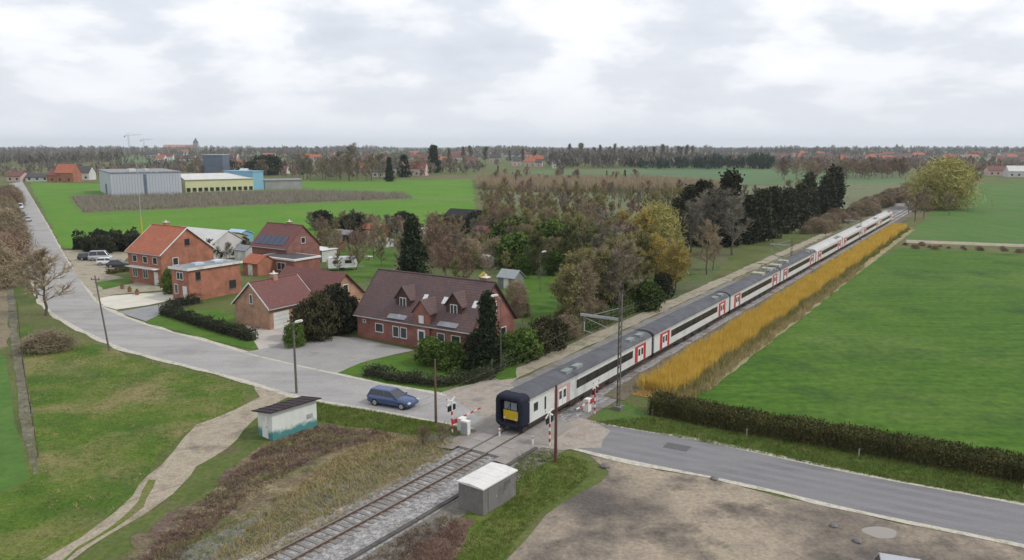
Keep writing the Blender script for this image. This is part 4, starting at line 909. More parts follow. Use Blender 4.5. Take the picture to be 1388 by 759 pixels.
ptree('olive', 1296, 280, 234, 'olive budding tree right of the big willow at the far end of the railway', wide=1.1)
for i, (x, y, ty) in enumerate([(1240,300,262),(1252,296,255),(1248,288,262),(1308,266,234),(1316,258,228),(1286,292,262),(1300,276,246),(1232,290,265),(1322,252,226)]):
    ptree('bare', x, y, ty, 'bare brown tree in the thicket round the far willows', 'bare trees round the far willows', wide=1.3)

for i, (x, y, ty) in enumerate([(952,342,262),(972,344,258),(992,346,268),(936,345,275)]):
    ptree('grey', x, y, ty, 'tall bare grey tree in front of the left pine clump', 'bare grey trees before the left pines', wide=1.25)
scatter([(835,345),(905,335),(935,372),(905,400),(880,392),(850,370)], {'yellow':(3,'low golden willow shrub'),'bare':(3,'slim bare brown tree'),'olive':(2,'slim olive budding tree')}, 26, 2.8, 6, 'round the willows by the line', 'round the willows by the line', True, 2.6, 31)
scatter([(560,330),(700,318),(800,330),(830,372),(790,380),(700,366),(600,372)], {'bare':(3,'slim bare brown tree'),'grey':(2,'slim bare grey tree'),'olive':(2,'slim olive budding tree'),'thicket':(2,'brown thicket shrub')}, 34, 3, 7, 'in the middle of the back gardens', 'in the middle of the back gardens', False, 3, 32)
# woods and gardens: what cannot be told apart shares a label
B1 = {'bare':(3,'bare brown tree'),'grey':(2,'bare grey tree'),'olive':(4,'olive budding tree'),'red':(1,'reddish bare tree')}
scatter([(640,296),(760,290),(860,300),(905,330),(880,345),(830,330),(800,340),(700,320),(645,312)], B1, 54, 4.5, 8.5, 'in the back gardens behind the golden willows', 'behind the golden willows', True, 3.5, 1, 1.1)
scatter([(790,350),(845,345),(872,372),(880,398),(872,406),(830,424),(790,446),(755,462),(770,430),(800,400),(800,380)], {'bare':(4,'bare brown tree'),'olive':(4,'olive budding tree'),'green':(2,'green leafed tree'),'grey':(2,'bare grey tree'),'red':(1,'reddish bare tree')}, 50, 5, 9.5, 'in the thick wood left of the railway', 'in the wood left of the railway', True, 2.2, 2, 1.1)
scatter([(735,462),(770,440),(830,418),(875,402),(882,406),(830,428),(780,452),(745,474),(712,492),(703,482)], {'bramble':(2,'brown twiggy shrub'),'bush':(3,'green bush'),'brownbush':(3,'brown green bush')}, 22, 1.8, 3.4, 'along the path left of the train', 'along the trackside path', False, 1.8, 3)
scatter([(395,335),(480,322),(560,320),(600,330),(660,350),(660,372),(600,372),(560,360),(470,385),(430,340)], {'bare':(4,'bare brown tree'),'red':(1,'reddish tree'),'olive':(2,'olive budding tree'),'thicket':(2,'twiggy shrub')}, 46, 3.5, 6.5, 'in the garden behind the brick house', 'in gardens behind the brick house', True, 2.6, 4)
scatter([(420,310),(560,305),(640,306),(700,318),(700,332),(560,322),(420,326)], {'bare':(5,'small bare tree'),'grey':(3,'small grey tree'),'darkbush':(1,'dark bush')}, 50, 3, 5.5, 'along the far garden boundary', 'along the far garden boundary', False, 3, 5, 1.2)
scatter([(650,262),(800,258),(905,262),(1000,262),(1000,300),(905,300),(800,290),(650,296)], {'bare':(4,'bare brown tree'),'grey':(3,'bare grey tree'),'olive':(2,'olive budding tree'),'red':(2,'reddish tree')}, 60, 4.5, 8, 'in the plantation beyond the gardens', 'in the plantation beyond the gardens', False, 5, 6, 1.0)
scatter([(1130,310),(1215,280),(1240,262),(1232,256),(1160,284),(1090,318),(1120,325)], {'bramble':(5,'brown twiggy shrub'),'olive':(1,'small budding tree')}, 80, 1.6, 3.6, 'on the far embankment beyond the pines', 'on the far embankment', False, 2.6, 7, 1.3)
scatter([(-30,330),(10,270),(16,262),(16,300),(14,345),(10,400),(-30,400)], {'bare':(3,'bare brown tree'),'bramble':(6,'brown hedge shrub')}, 90, 3, 6, 'in the hedgerow left of the road', 'in the hedgerow left of the road', False, 2.2, 8, 1.2)
scatter([(1225,332),(1388,338),(1500,346),(1500,350),(1388,343),(1240,337)], {'bramble':(1,'low reddish shrub')}, 60, .4, .9, 'along the ditch between the two right fields', 'along the ditch between the right fields', False, 3, 9, 1.4)
scatter([(120,338),(140,334),(190,334),(190,342),(125,345)], {'darkbush':(1,'dark hedge bush')}, 9, 3, 4, 'behind the parked cars', 'behind the parked cars', False, 2.2, 10)
scatter([(270,345),(340,342),(340,350),(270,352)], {'darkbush':(1,'dark garden bush'),'bare':(1,'small bare tree')}, 9, 2.5, 4, 'between the orange roofed house and the solar roofed house', 'between the two left houses', False, 2.5, 11)
scatter([(640,240),(760,238),(860,243),(900,252),(660,256)], {'bare':(2,'bare brown tree'),'red':(1,'reddish tree'),'poplar':(1,'slim poplar')}, 26, 5, 9, 'behind the middle fields', 'behind the middle fields', False, 8, 12, 1.3)
scatter([(1050,238),(1230,236),(1230,243),(1060,245)], {'bare':(2,'bare brown tree'),'red':(3,'reddish tree')}, 40, 8, 14, 'before the distant village', 'before the distant village', False, 8, 13, 1.5)
scatter([(400,240),(500,238),(540,243),(520,247),(400,246)], {'bare':(2,'tall bare brown tree'),'grey':(2,'tall bare grey tree')}, 22, 10, 17, 'behind the orchard', 'behind the orchard', False, 8, 14, 1.2)
for x, y, ty, lb in ((462,243,205,'tall dark brown tree standing over the left end of the village'),(478,240,196,'tallest grey tree standing over the left part of the village'),(505,238,210,'reddish tree beside the village roofs')): ptree('red' if 'reddish' in lb else 'grey', x, y, ty, lb, wide=1.6)
ptree('spruce', 528, 246, 215, 'dark conifer standing before the orange village roofs', wide=.9); ptree('spruce', 548, 240, 212, 'broad dark conifer right of the orange village roofs', wide=1.5); ptree('spruce', 588, 234, 199, 'tall distant conifer right of the village', wide=1.2)

scatter([(560,340),(640,330),(700,345),(690,372),(640,392),(600,385)], {'bare':(3,'bare brown tree'),'olive':(3,'olive budding tree'),'bramble':(3,'brown garden shrub'),'darkbush':(1,'dark garden bush')}, 22, 2.2, 5, 'round the garden slide', 'round the garden slide', False, 2.6, 21)
scatter([(690,340),(760,335),(820,335),(810,372),(790,376),(700,368)], {'bare':(3,'bare grey brown tree'),'olive':(3,'olive tree in bud'),'green':(1,'green tree'),'bush':(1,'dark green bush')}, 32, 3.5, 7.5, 'at the far end of the long lawn', 'at the far end of the long lawn', False, 3, 22)
scatter([(640,300),(700,305),(780,312),(800,335),(700,332),(640,322)], {'bare':(3,'bare brown tree'),'olive':(3,'olive budding tree'),'red':(1,'reddish bare tree')}, 24, 4, 8, 'round the garden pavilion', 'round the garden pavilion', False, 3.2, 23)
scatter([(250,236),(420,232),(640,232),(640,238),(420,238),(250,241)], {'bare':(2,'tall bare tree'),'grey':(2,'tall grey tree'),'darkbush':(1,'dark tree')}, 26, 8, 15, 'among the village houses left of the middle', 'among the village houses left of the middle', False, 10, 24, 1.5)
scatter([(900,300),(1000,318),(1010,300),(1150,272),(1140,264),(1000,272),(900,280)], {'bare':(3,'bare brown tree'),'grey':(3,'bare grey tree'),'olive':(2,'olive tree')}, 26, 6, 9.5, 'behind the dark pines', 'behind the dark pines', False, 4, 25)
scatter([(700,400),(725,440),(770,430),(800,400),(790,440),(740,470),(705,455)], {'bramble':(1,'brown garden shrub'),'bare':(2,'small bare tree')}, 7, 1.2, 3.2, 'along the near edge of the long lawn', 'along the near edge of the long lawn', False, 2, 26)

# ------------------------------------------------------------------ hedges
def hedge(name, pts, w_, h_, m_, label, cat='hedge', dens=170, size=.075, stems=0, uw=1.0, world=False, group=None, jag=.12, seed=0):
    W_ = pts if world else GP(pts); g = np.random.default_rng(seed+40); V = []; mb = MB()
    for a, b in zip(W_, W_[1:]):
        a = np.array([*a, 0]); b = np.array([*b, 0]); d = b-a; ln = np.linalg.norm(d); d /= ln; s = np.array([-d[1], d[0], 0])
        k = max(1, int(ln/1.2)); q = [a-s*w_*.2, a+s*w_*.2, b+s*w_*.2, b-s*w_*.2]
        mb.add([(*p[:2], 0) for p in q]+[(*p[:2], h_*.7) for p in q], [(3,2,1,0),(4,5,6,7),(0,1,5,4),(1,2,6,5),(2,3,7,6),(3,0,4,7)])
        n = int(dens*ln*(2*h_+w_)/ (2.2)); t = g.random(n)*ln; u = g.random(n)*(2*h_+w_)
        side = np.where(u < h_, -w_/2, np.where(u < h_+w_, u-h_-w_/2, w_/2)); zz2 = np.where(u < h_, u, np.where(u < h_+w_, h_, 2*h_+w_-u))
        un = 1+uw*(.18*np.sin(t*1.7+seed)+.12*np.sin(t*4.1+seed*2))
        C = a+np.outer(t, d)+np.outer(side*(1+.1*np.sin(t*2.3)), s); C[:,2] = zz2*np.clip(un, .75, 1.3); C += g.normal(0, jag, C.shape); C[:,2] = np.abs(C[:,2])
        A = g.normal(0,1,(n,3)); A[:,2] += .5; A /= np.linalg.norm(A,axis=1,keepdims=True); B = np.cross(A, g.normal(0,1,(n,3))); B /= np.linalg.norm(B,axis=1,keepdims=True)
        sz = size*(.6+g.random((n,1))); V.append(quad_np(C, A*sz, B*sz*.5))
    if stems:
        for a, b in zip(W_, W_[1:]):
            a = np.array([*a, 0]); b = np.array([*b, 0]); d = b-a; ln = np.linalg.norm(d); d /= ln; s = np.array([-d[1], d[0], 0]); n = int(stems*ln)
            t = g.random(n)*ln; sd = (g.random(n)-.5)*w_*1.15; C = a+np.outer(t, d)+np.outer(sd, s); hh = h_*(.75+.35*g.random(n)+.12*np.sin(t*.8)); C[:,2] = hh/2
            al = g.random(n)*6.283; A = np.stack([np.cos(al)*.018, np.sin(al)*.018, 0*al], 1); B = np.stack([g.normal(0,.06,n)*hh, g.normal(0,.06,n)*hh, hh/2], 1); V.append(quad_np(C, A, B))
    V = np.concatenate(V); b = len(mb.v); mb.v += [tuple(x) for x in V.tolist()]; mb.f += [(b+4*i,b+4*i+1,b+4*i+2,b+4*i+3) for i in range(len(V)//4)]; mb.m += [0]*(len(V)//4)
    return tag(mb.build(name, m_), label, cat, group)
hedge('field_hedge', [(884,557),(950,571),(1012,584),(1088,597),(1164,610),(1270,629),(1388,651),(1560,684)], 1.9, 1.5, leafm('beech_hedge', (.05,.055,.018), (.095,.085,.03), 0), 'long clipped brown green hedge between the right field and the road', dens=300, seed=1, jag=.11, stems=90, size=.06, uw=.25)
hedge('garden_hedge', [(224,426),(262,438),(300,450),(345,462)], 1.3, 1.1, leaf_hedged, 'dark clipped hedge round the front lawn of the garage house', seed=2)
hedge('garden_hedge', [(224,426),(240,416),(270,410)], 1.3, 1.1, leaf_hedged, 'short dark hedge beside the grey drive of the flat roofed house', seed=3)
hedge('garden_hedge', [(496,508),(540,517),(590,523),(628,520),(668,512)], 1.2, .95, leaf_hedged, 'low dark hedge along the road in front of the brick house', seed=4)
hedge('garden_hedge', [rail(13,-11.2)[:2],rail(30,-11.4)[:2],rail(56,-11.3)[:2]], .8, 1.5, world=True, m_=leaf_green, label= 'green hedge growing through the garden fence beside the trackside path', seed=5, dens=120, jag=.3)
hedge('garden_hedge', [(100,338),(150,336),(190,334)], 2.2, 3.4, leaf_hedged, 'tall dark hedge behind the parked cars next to the orange roofed house', seed=6, size=.16, dens=40)
hedge('garden_hedge', [(270,338),(305,338),(338,338)], 2.0, 2.2, leaf_hedged, 'dark hedge in front of the pale garden sheds', seed=7, size=.16, dens=40)
hedge('garden_hedge', [(470,402),(478,440)], 1.5, 2.0, leaf_hedged, 'dark hedge at the left end of the brick house', seed=8)
hedge('garden_hedge', [(145,372),(182,366)], .8, .8, leaf_hedge, 'low brown hedge before the orange roofed house', seed=9)

# ------------------------------------------------------------------ ground cover one cannot count
def blades(name, gen, n, h0, h1, wd, m_, lean=.35, seed=0, kind='stuff', label=None, cat=None, z=.02):
    g = np.random.default_rng(seed+90); XY = gen(g, n); n = len(XY); h = h0+(h1-h0)*g.random(n); a = g.random(n)*6.283
    base = np.stack([XY[:,0], XY[:,1], np.full(n, z)], 1); s = np.stack([np.cos(a)*wd, np.sin(a)*wd, np.zeros(n)], 1)
    tip = base+np.stack([g.normal(0, lean, n)*h, g.normal(0, lean, n)*h, h], 1)
    v = np.stack([base-s, base+s, tip], 1).reshape(-1,3)
    o = link(name, fast_mesh(name, v, 3, [m_])); return tag(o, label, cat, None, kind)
def in_poly(poly, clump=0, world=False):
    W_ = poly if world else GP(poly)
    def gen(g, n):
        xs = [p[0] for p in W_]; ys = [p[1] for p in W_]; o = []
        C = np.stack([g.uniform(min(xs),max(xs),n*4), g.uniform(min(ys),max(ys),n*4)],1)
        if clump:
            C = C[:max(1,len(C)//clump)]; C = np.repeat(C, clump, 0); C = C+g.normal(0,.12,C.shape); C = C+np.repeat(g.normal(0,.5,(len(C)//clump,2)),clump,0) if len(C) % clump == 0 else C
        x, y = C[:,0], C[:,1]; ins = np.zeros(len(C), bool); j = len(W_)-1
        for i in range(len(W_)):
            xi, yi = W_[i]; xj, yj = W_[j]
            c = ((yi > y) != (yj > y)) & (x < (xj-xi)*(y-yi)/((yj-yi) or 1e-9)+xi); ins ^= c; j = i
        return C[ins][:n]
    return gen
def in_rail(u0, u1, v0, v1):
    def gen(g, n):
        u = g.uniform(u0,u1,n); v = g.uniform(v0,v1,n)+.2*np.sin(u*.35)+.15*np.sin(u*.9+1); return np.stack([T0[0]+SA*u+CA*v, T0[1]+CA*u-SA*v],1)
    return gen
blades('orange_coppice', in_rail(17, 100, 3.6, 7.4), 46000, .6, 1.6, .03, reed_m, .14, 1, label='dense strip of upright orange willow stems along the railway', cat='coppice')
blades('orange_coppice', in_rail(100, 192, 3.6, 7.4), 30000, .9, 1.8, .05, reed_m, .14, 2, label='dense strip of upright orange willow stems along the railway', cat='coppice')
blades('coppice_undergrowth', in_rail(15, 192, 3.4, 8.0), 12000, .3, 1.2, .035, dry_m, .35, 20, label='dull straw growth between and below the orange stems', cat='undergrowth')
blades('coppice_undergrowth', in_rail(15, 192, 6.6, 8.4), 9000, .25, .9, .035, gblade_m, .35, 21, label='greenish growth on the field side of the orange stems', cat='undergrowth')
blades('dry_grass', in_rail(15, 110, 7.2, 9.4), 9000, .3, .9, .03, dry_m, .3, 3, label='dry grass fringe between the orange stems and the field', cat='grass')
blades('dry_grass', in_poly([(520,590),(600,600),(630,600),(590,630),(510,672),(400,740),(330,780),(250,800),(300,745),(380,680),(450,620)], 5), 15000, .08, .34, .022, dry_m, .8, 4, label='dry straw coloured grass on the bank beside the rails', cat='grass')
blades('dead_brambles', in_poly([(425,578),(520,585),(545,594),(470,606),(420,625),(360,660),(300,705),(235,765),(130,830),(200,745),(285,668),(350,612),(390,592)], 5), 9000, .06, .3, .02, bram_m, 1.0, 5, label='dead brown brambles on the bank by the white shed', cat='brambles')
blades('rough_grass', in_poly([(425,570),(560,585),(640,596),(560,650),(450,700),(350,780),(120,830),(200,730),(285,660),(350,606)], 7), 5000, .05, .2, .02, gblade_m, .8, 31, label='green grass tufts spread over the brown bank', cat='grass')
blades('dry_grass', in_poly([(425,575),(520,585),(420,625),(300,700),(130,830),(200,745),(285,668),(390,592)], 6), 2200, .06, .25, .02, dry_m, .9, 32, label='straw coloured tufts among the dead brambles', cat='grass')
blades('rough_grass', in_poly([(700,612),(750,612),(795,625),(803,640),(780,662),(735,693),(705,726),(684,759),(640,805),(600,780),(640,720),(690,680)], 8), 16000, .05, .2, .02, gblade_m, .5, 6, label='rough green grass around the grey relay hut', cat='grass')
blades('rough_grass', in_poly([(425,545),(520,560),(593,575),(650,586),(640,594),(560,590),(470,578),(430,570)], 8), 16000, .06, .25, .02, gblade_m, .5, 7, label='green grass verge beside the road left of the crossing', cat='grass')
blades('rough_grass', in_poly([(800,573),(880,586),(1012,611),(1164,643),(1388,684),(1388,655),(1150,612),(980,585),(880,565)], 8), 30000, .06, .3, .02, gblade_m, .5, 8, label='green grass verge between the hedge and the road', cat='grass')
blades('rough_grass', in_poly([(170,480),(330,516),(342,532),(325,555),(262,580),(226,614),(150,700),(60,759),(-20,780),(40,640),(30,540),(60,470)], 8), 22000, .03, .12, .02, gblade_m, .7, 9, label='tufted meadow grass left of the dirt track', cat='grass')
blades('dry_grass', in_poly([(170,480),(330,516),(342,532),(325,555),(262,580),(226,614),(150,700),(60,759),(60,700),(40,540),(60,470)], 9), 3500, .05, .2, .02, dry_m, .8, 10, label='pale dry tufts scattered through the left meadow', cat='grass')
blades('orchard_rows', in_poly([(98,268),(240,263),(420,259),(545,263),(560,269),(430,274),(250,282),(112,288)], 5), 34000, .8, 2.4, .06, twig_grey, .5, 11, label='low bare orchard rows across the bright green middle field', cat='orchard', z=0)
blades('nursery_rows', in_poly([(650,244),(900,248),(1000,256),(990,262),(700,260),(648,256)], 8), 50000, 2, 6.5, .13, twig_brown, .25, 12, label='dense brown nursery of young trees beyond the gardens', cat='nursery', z=0)
blades('siding_weeds', in_rail(82, 220, -7.4, -4.4), 5000, .15, .6, .03, dry_m, .5, 13, label='dry weeds on the old siding left of the train', cat='weeds')
blades('trackside_weeds', in_rail(-40, -3, -6.5, -2.6), 7000, .06, .25, .02, gblade_m, .6, 14, label='sparse green weeds in the old gravel beside the rails', cat='weeds')
blades('reddish_growth', in_poly([(598,700),(640,705),(625,740),(590,800),(460,820),(500,757),(560,718)], 5), 5000, .06, .3, .02, bram_m, .9, 15, label='reddish brown dead growth right of the rails', cat='weeds')
# far woods: one mass per belt, every crown a cloud of twig faces
def far_wood(name, X0, X1, Y0, Y1, n, h0, h1, m_, label, seed, XY=None):
    g = np.random.default_rng(seed); x = g.uniform(X0, X1, n); y = g.uniform(Y0, Y1, n)
    if XY is not None: x, y = XY[:,0], XY[:,1]
    h = g.uniform(h0, h1, n)*(.75+.25*np.sin(x*.01+seed)); r_ = h*g.uniform(.22,.42,n); per = 44
    i = np.repeat(np.arange(n), per); N_ = n*per; d = g.normal(0,1,(N_,3)); d /= np.linalg.norm(d,axis=1,keepdims=True); d *= g.random((N_,1))**.4
    C = np.stack([x[i]+d[:,0]*r_[i], y[i]+d[:,1]*r_[i], h[i]*.52+d[:,2]*h[i]*.48], 1)
    A = g.normal(0,.35,(N_,3)); A[:,2] = 1; A /= np.linalg.norm(A,axis=1,keepdims=True); B = np.cross(A, g.normal(0,1,(N_,3))); B /= np.linalg.norm(B,axis=1,keepdims=True)
    s = (h[i]*.11)[:,None]*(.5+g.random((N_,1))); v = quad_np(C, A*s, B*s*.32)
    return tag(link(name, fast_mesh(name, v, 4, [m_])), label, 'woods', None, 'stuff')
fw1 = leafm('far_twigs', (.13,.115,.10), (.19,.165,.14), 0); fw2 = leafm('far_evergreen', (.025,.04,.028), (.04,.06,.035), 0); fw3 = leafm('far_russet', (.20,.15,.12), (.26,.20,.15), 0)
far_wood('distant_woods', -1900, 2600, 1500, 2300, 2600, 10, 20, fw1, 'grey brown woods along the horizon', 1)
far_wood('distant_woods', -3500, 4500, 2400, 3800, 3800, 14, 25, fw1, 'most distant grey woods on the horizon', 2)
far_wood('distant_woods', -1100, 1500, 850, 1450, 520, 6, 12, fw1, 'scattered brown woods among the distant village', 3)
far_wood('distant_woods', 120, 260, 760, 830, 90, 14, 20, fw2, 'dark evergreen wood on the horizon above the plantation', 4)
far_wood('distant_woods', 260, 560, 640, 780, 260, 8, 14, fw3, 'russet wood in front of the distant village on the right', 5)
far_wood('distant_woods', -760, -560, 950, 1150, 200, 14, 22, fw1, 'dark wood on the horizon above the far end of the road', 6)
far_wood('distant_woods', 40, 520, 800, 950, 320, 12, 21, fw1, 'brown wood on the horizon behind the dark evergreens', 7)
far_wood('distant_woods', 480, 1100, 620, 900, 260, 6, 13, fw1, 'brown wood beyond the right field', 8)
far_wood('distant_woods', -420, -60, 560, 760, 200, 6, 13, fw3, 'brown thickets round the distant houses on the left', 9)
far_wood('distant_woods', -520, -20, 640, 860, 260, 6, 14, fw1, 'brown trees among the houses left of the middle', 10)
far_wood('distant_woods', -900, 1500, 1150, 1500, 520, 7, 12, fw1, 'belt of brown trees in front of the horizon woods', 11)
def wood_patch(name, poly, n, h0, h1, m_, label, seed):
    W_ = GP(poly); X_ = in_poly(W_, 0, True)(np.random.default_rng(seed), n); o = far_wood(name, 0, 1, 0, 1, len(X_), h0, h1, m_, label, seed, X_); return o
wood_patch('plantation_trees', [(650,262),(800,258),(905,262),(1000,262),(1000,285),(905,290),(800,282),(650,286)], 230, 3, 6.5, twig_brown, 'brown mass of young plantation trees beyond the gardens', 61)
wood_patch('plantation_trees', [(650,262),(800,258),(905,262),(1000,262),(1000,285),(905,290),(800,282),(650,286)], 70, 3, 6.5, leaf_olive, 'olive young plantation trees beyond the gardens', 62)
# poplars on the skyline
r = random.Random(5)
for i in range(17):
    px = 770+i*11+r.uniform(-7,7); tree('poplar', *G(px, 218+r.uniform(0,4)), r.uniform(20,26.5), 'slim bare poplar in the skyline row above the plantation', 'poplars on the skyline', False, 1.5)
for i in range(8):
    px = 590+i*19+r.uniform(-9,9); tree('poplar', *G(px, 220), r.uniform(17,23), 'bare poplar on the skyline in the middle of the picture', 'poplars in the middle of the skyline', False, 2.0)

# ------------------------------------------------------------------ distant buildings
def small_house(px, py, wpx, hm, wm_, rm_, label, rz=None, group=None, deep=9, roof=.45):
    X, Y = G(px, py); D = math.hypot(X, Y); L_ = wpx*D/FPX
    t = thing('distant_house', label, 'house', (X-L_/2, Y, 0), rz if rz is not None else R(rnd.uniform(-12,12)), group)
    m = MB(); e_ = hm*(1-roof); m.prism([(0,0),(deep,0),(deep,e_),(deep/2,hm-.1),(0,e_)], 0, L_, 'x'); m.build('wall', wm_, t)
    m = MB(); k = (hm-e_)/(deep/2); m.prism([(-.4,e_-.4*k),(deep/2,hm),(deep+.4,e_-.4*k),(deep+.4,e_-.4*k+.25),(deep/2,hm+.25),(-.4,e_-.4*k+.25)], -.3, L_+.3, 'x'); m.build('roof', rm_, t)
    n = max(1, int(L_/4))
    for i in range(n):
        m = MB(); c_ = L_*(i+.5)/n; m.box(c_-.7,-.05,1.0,c_+.7,0,2.4); m.build('window', glass_m, t)
    return t
whiteh = mat('white_render', (.6,.59,.57), .8, [(.5,.49,.47)], .3); pinkh = mat('pale_pink_render', (.55,.42,.38), .8)
for i, (px, py, wp, hm, a, b, lb) in enumerate([
    (88,247,22,11,brick_org,roof_org,'orange brick farmhouse with gable beside the far end of the road'),
    (72,247,14,8,brick_org,roof_red,'lower red wing next to the orange brick farmhouse'),
    (50,246,26,5,whiteh,roof_dark,'low dark roofed barn beside the far end of the road'),
    (20,246,18,6,pinkh,roof_red,'pinkish house left of the far end of the road'),
    (112,244,16,9,whiteh,roof_dark,'grey roofed house right of the orange brick farmhouse'),
    (340,236,18,10,whiteh,roof_org,'white walled house with orange roof above the blue hall'),
    (328,240,10,6,whiteh,whiteh,'small white gabled house left of the blue hall'),
    (375,236,26,7,whiteh,roof_red,'long low red roofed house right of the blue hall'),
    (500,236,26,9,whiteh,roof_org,'orange roofed house behind the dark village conifers'),
    (516,240,22,7,whiteh,roof_dark,'white bungalow in front of the orange roofed village house'),
    (538,236,14,9,whiteh,roof_dark,'white gabled house between the two village conifers'),
    (565,238,24,10,pinkh,roof_red,'pinkish red house right of the broad village conifer'),
    (690,214,14,10,whiteh,roof_dark,'white house under the poplars in the middle of the skyline'),
    (752,228,4,8,whiteh,roof_dark,'tiny white hut on the far green field'),
    (1380,240,22,8,whiteh,whiteh,'white flat looking farm building at the right edge'),
    (1352,238,20,7,pinkh,roof_red,'pinkish farm building left of the white one at the right edge'),
    (1320,232,18,6,pinkh,roof_red,'small reddish barn beyond the right field')]):
    small_house(px, py, wp, hm, a, b, lb)
r = random.Random(12)
for i in range(95):
    px = r.uniform(960,1385); py = r.uniform(209,225); small_house(px, py, r.uniform(9,18), r.uniform(7,10), r.choice([whiteh,whiteh,pinkh,brick_org]), r.choice([roof_red,roof_dark,roof_org,roof_dark]), 'small house in the distant village on the right', group='houses of the distant village on the right')
for i in range(60):
    px = r.uniform(200,780); py = r.uniform(208,226); small_house(px, py, r.uniform(8,16), r.uniform(7,11), r.choice([whiteh,whiteh,pinkh]), r.choice([roof_red,roof_dark,roof_org]), 'small house in the distant village on the left', group='houses of the distant village on the left')
# halls
def hall(name, label, a, b, deep, h_, wm_, rm_, cat='hall', flat=True, extra=None):
    A = Vector((*G(*a), 0)); B = Vector((*G(*b), 0)); d = B-A; L_ = d.length; rz = math.atan2(d.y, d.x)
    t = thing(name, label, cat, (A.x, A.y, 0), rz)
    m = MB(); m.box(0,0,0,L_,deep,h_); m.build('wall', wm_, t)
    m = MB()
    if flat: m.box(-.3,-.3,h_,L_+.3,deep+.3,h_+.45)
    else: m.prism([(-.5,h_-.2),(deep/2,h_+2.2),(deep+.5,h_-.2),(deep+.5,h_),(deep/2,h_+2.5),(-.5,h_)], -.4, L_+.4, 'x')
    m.build('roof', rm_, t)
    return t, L_
t, L_ = hall('grey_hall', 'large windowless pale grey industrial hall in the green fields', (152,267), (247,264), 55, 10.6, clad_m, lead_m)
m = MB()
for i in range(1, 24): m.box(L_*i/24-.06,-.12,0,L_*i/24+.06,0,10.5)
m.build('panel_joint', galv_m, t)
m = MB(); m.box(L_*.46,-.3,0,L_*.5,0,9.9); m.build('downpipe', slate_m, t); m = MB(); m.box(-.2,20,0,0,26,5); m.build('gate', slate_m, t)
m = MB(); m.box(L_*.3,10,11.05,L_*.4,16,12.2); m.box(L_*.55,14,11.05,L_*.6,20,12); m.build('roof_unit', whiteh, t)
t, L_ = hall('cream_hall', 'long low cream coloured hall right of the grey hall', (252,261), (344,258), 30, 6.3, creamc_m, whiteh, flat=False)
m = MB()
for i in range(12): m.box(L_*i/12+.5,-.15,.3,L_*(i+1)/12-.5,0,2.2)
m.build('loading_bay', blackb_m, t)
hall('blue_hall', 'narrow light blue hall at the right end of the cream hall', (344,258), (358,257), 20, 9.5, bluec_m, bluec_m)
hall('grey_shed_row', 'long grey row of sheds right of the blue hall', (359,257), (410,256), 15, 4.6, mat('dull_grey_wall', (.26,.25,.25), .8, [(.34,.33,.33)], .2), lead_m)
hall('silo_tower', 'dark blue grey block tower standing behind the cream hall', (276,240), (303,240), 14, 16, slate_m, clad_m, 'tower')
# church tower, cranes, pylon
X, Y = G(266, 204); t = thing('church_tower', 'distant church tower with spire on the left horizon', 'church tower', (X, Y, 0))
m = MB(); m.box(-9,-9,0,9,9,34); m.build('wall', mat('far_stone', (.28,.2,.17), .9), t); m = MB(); m.add([(-10,-10,34),(10,-10,34),(10,10,34),(-10,10,34),(0,0,58)], [(3,2,1,0),(0,1,4),(1,2,4),(2,3,4),(3,0,4)]); m.build('spire', roof_dark, t)
m = MB(); m.prism([(0,0),(20,0),(20,16),(10,26),(0,16)], -150, -9, 'x'); m.build('nave', mat('far_roof_orange', (.42,.2,.13), .9), t)
def crane(px, py, ty, jib, label):
    X, Y = G(px, py); h = hgt(px, py, ty); t = thing('tower_crane', label, 'crane', (X, Y, 0), R(20), 'cranes on the left horizon')
    m = MB()
    for sx in (-1,1):
        for sy in (-1,1): m.tube((sx*1,sy*1,0),(sx*1,sy*1,h), .22, n=4)
    for i in range(int(h/3)): m.tube((-1,-1,i*3),(1,-1,i*3+3), .15, n=4)
    m.build('tower', galv_m, t)
    m = MB(); m.tube((-jib*.3,0,h),(jib,0,h+jib*.1), .45, n=4); m.tube((0,0,h+5),(jib*.7,0,h+jib*.07), .15, n=4); m.tube((0,0,h),(0,0,h+5), .4, n=4); m.tube((0,0,h+5),(-jib*.3,0,h), .15, n=4); m.build('jib', galv_m, t)
    m = MB(); m.box(-jib*.3,-1,h-3,-jib*.22,1,h); m.build('counterweight', gshed_m, t)
crane(176, 212, 184, 26, 'tallest thin crane above the pale grey hall'); crane(196, 210, 190, 22, 'thin crane right of the tallest one above the pale grey hall')
# tall thin mast with yellow foot behind the orange roofed house
X, Y = G(193, 320); h = hgt(193, 320, 222); t = thing('measuring_mast', 'tall thin grey mast with yellow lower section before the grey hall', 'mast', (X, Y, 0))
m = MB(); m.tube((0,0,4),(0,0,h), .12, .08, 8); m.build('post', galv_m, t); m = MB(); m.tube((0,0,0),(0,0,5), .2, .16, 8); m.tube((0,0,2.5),(-1.2,0,.0), .05); m.build('foot', yellow_m, t)
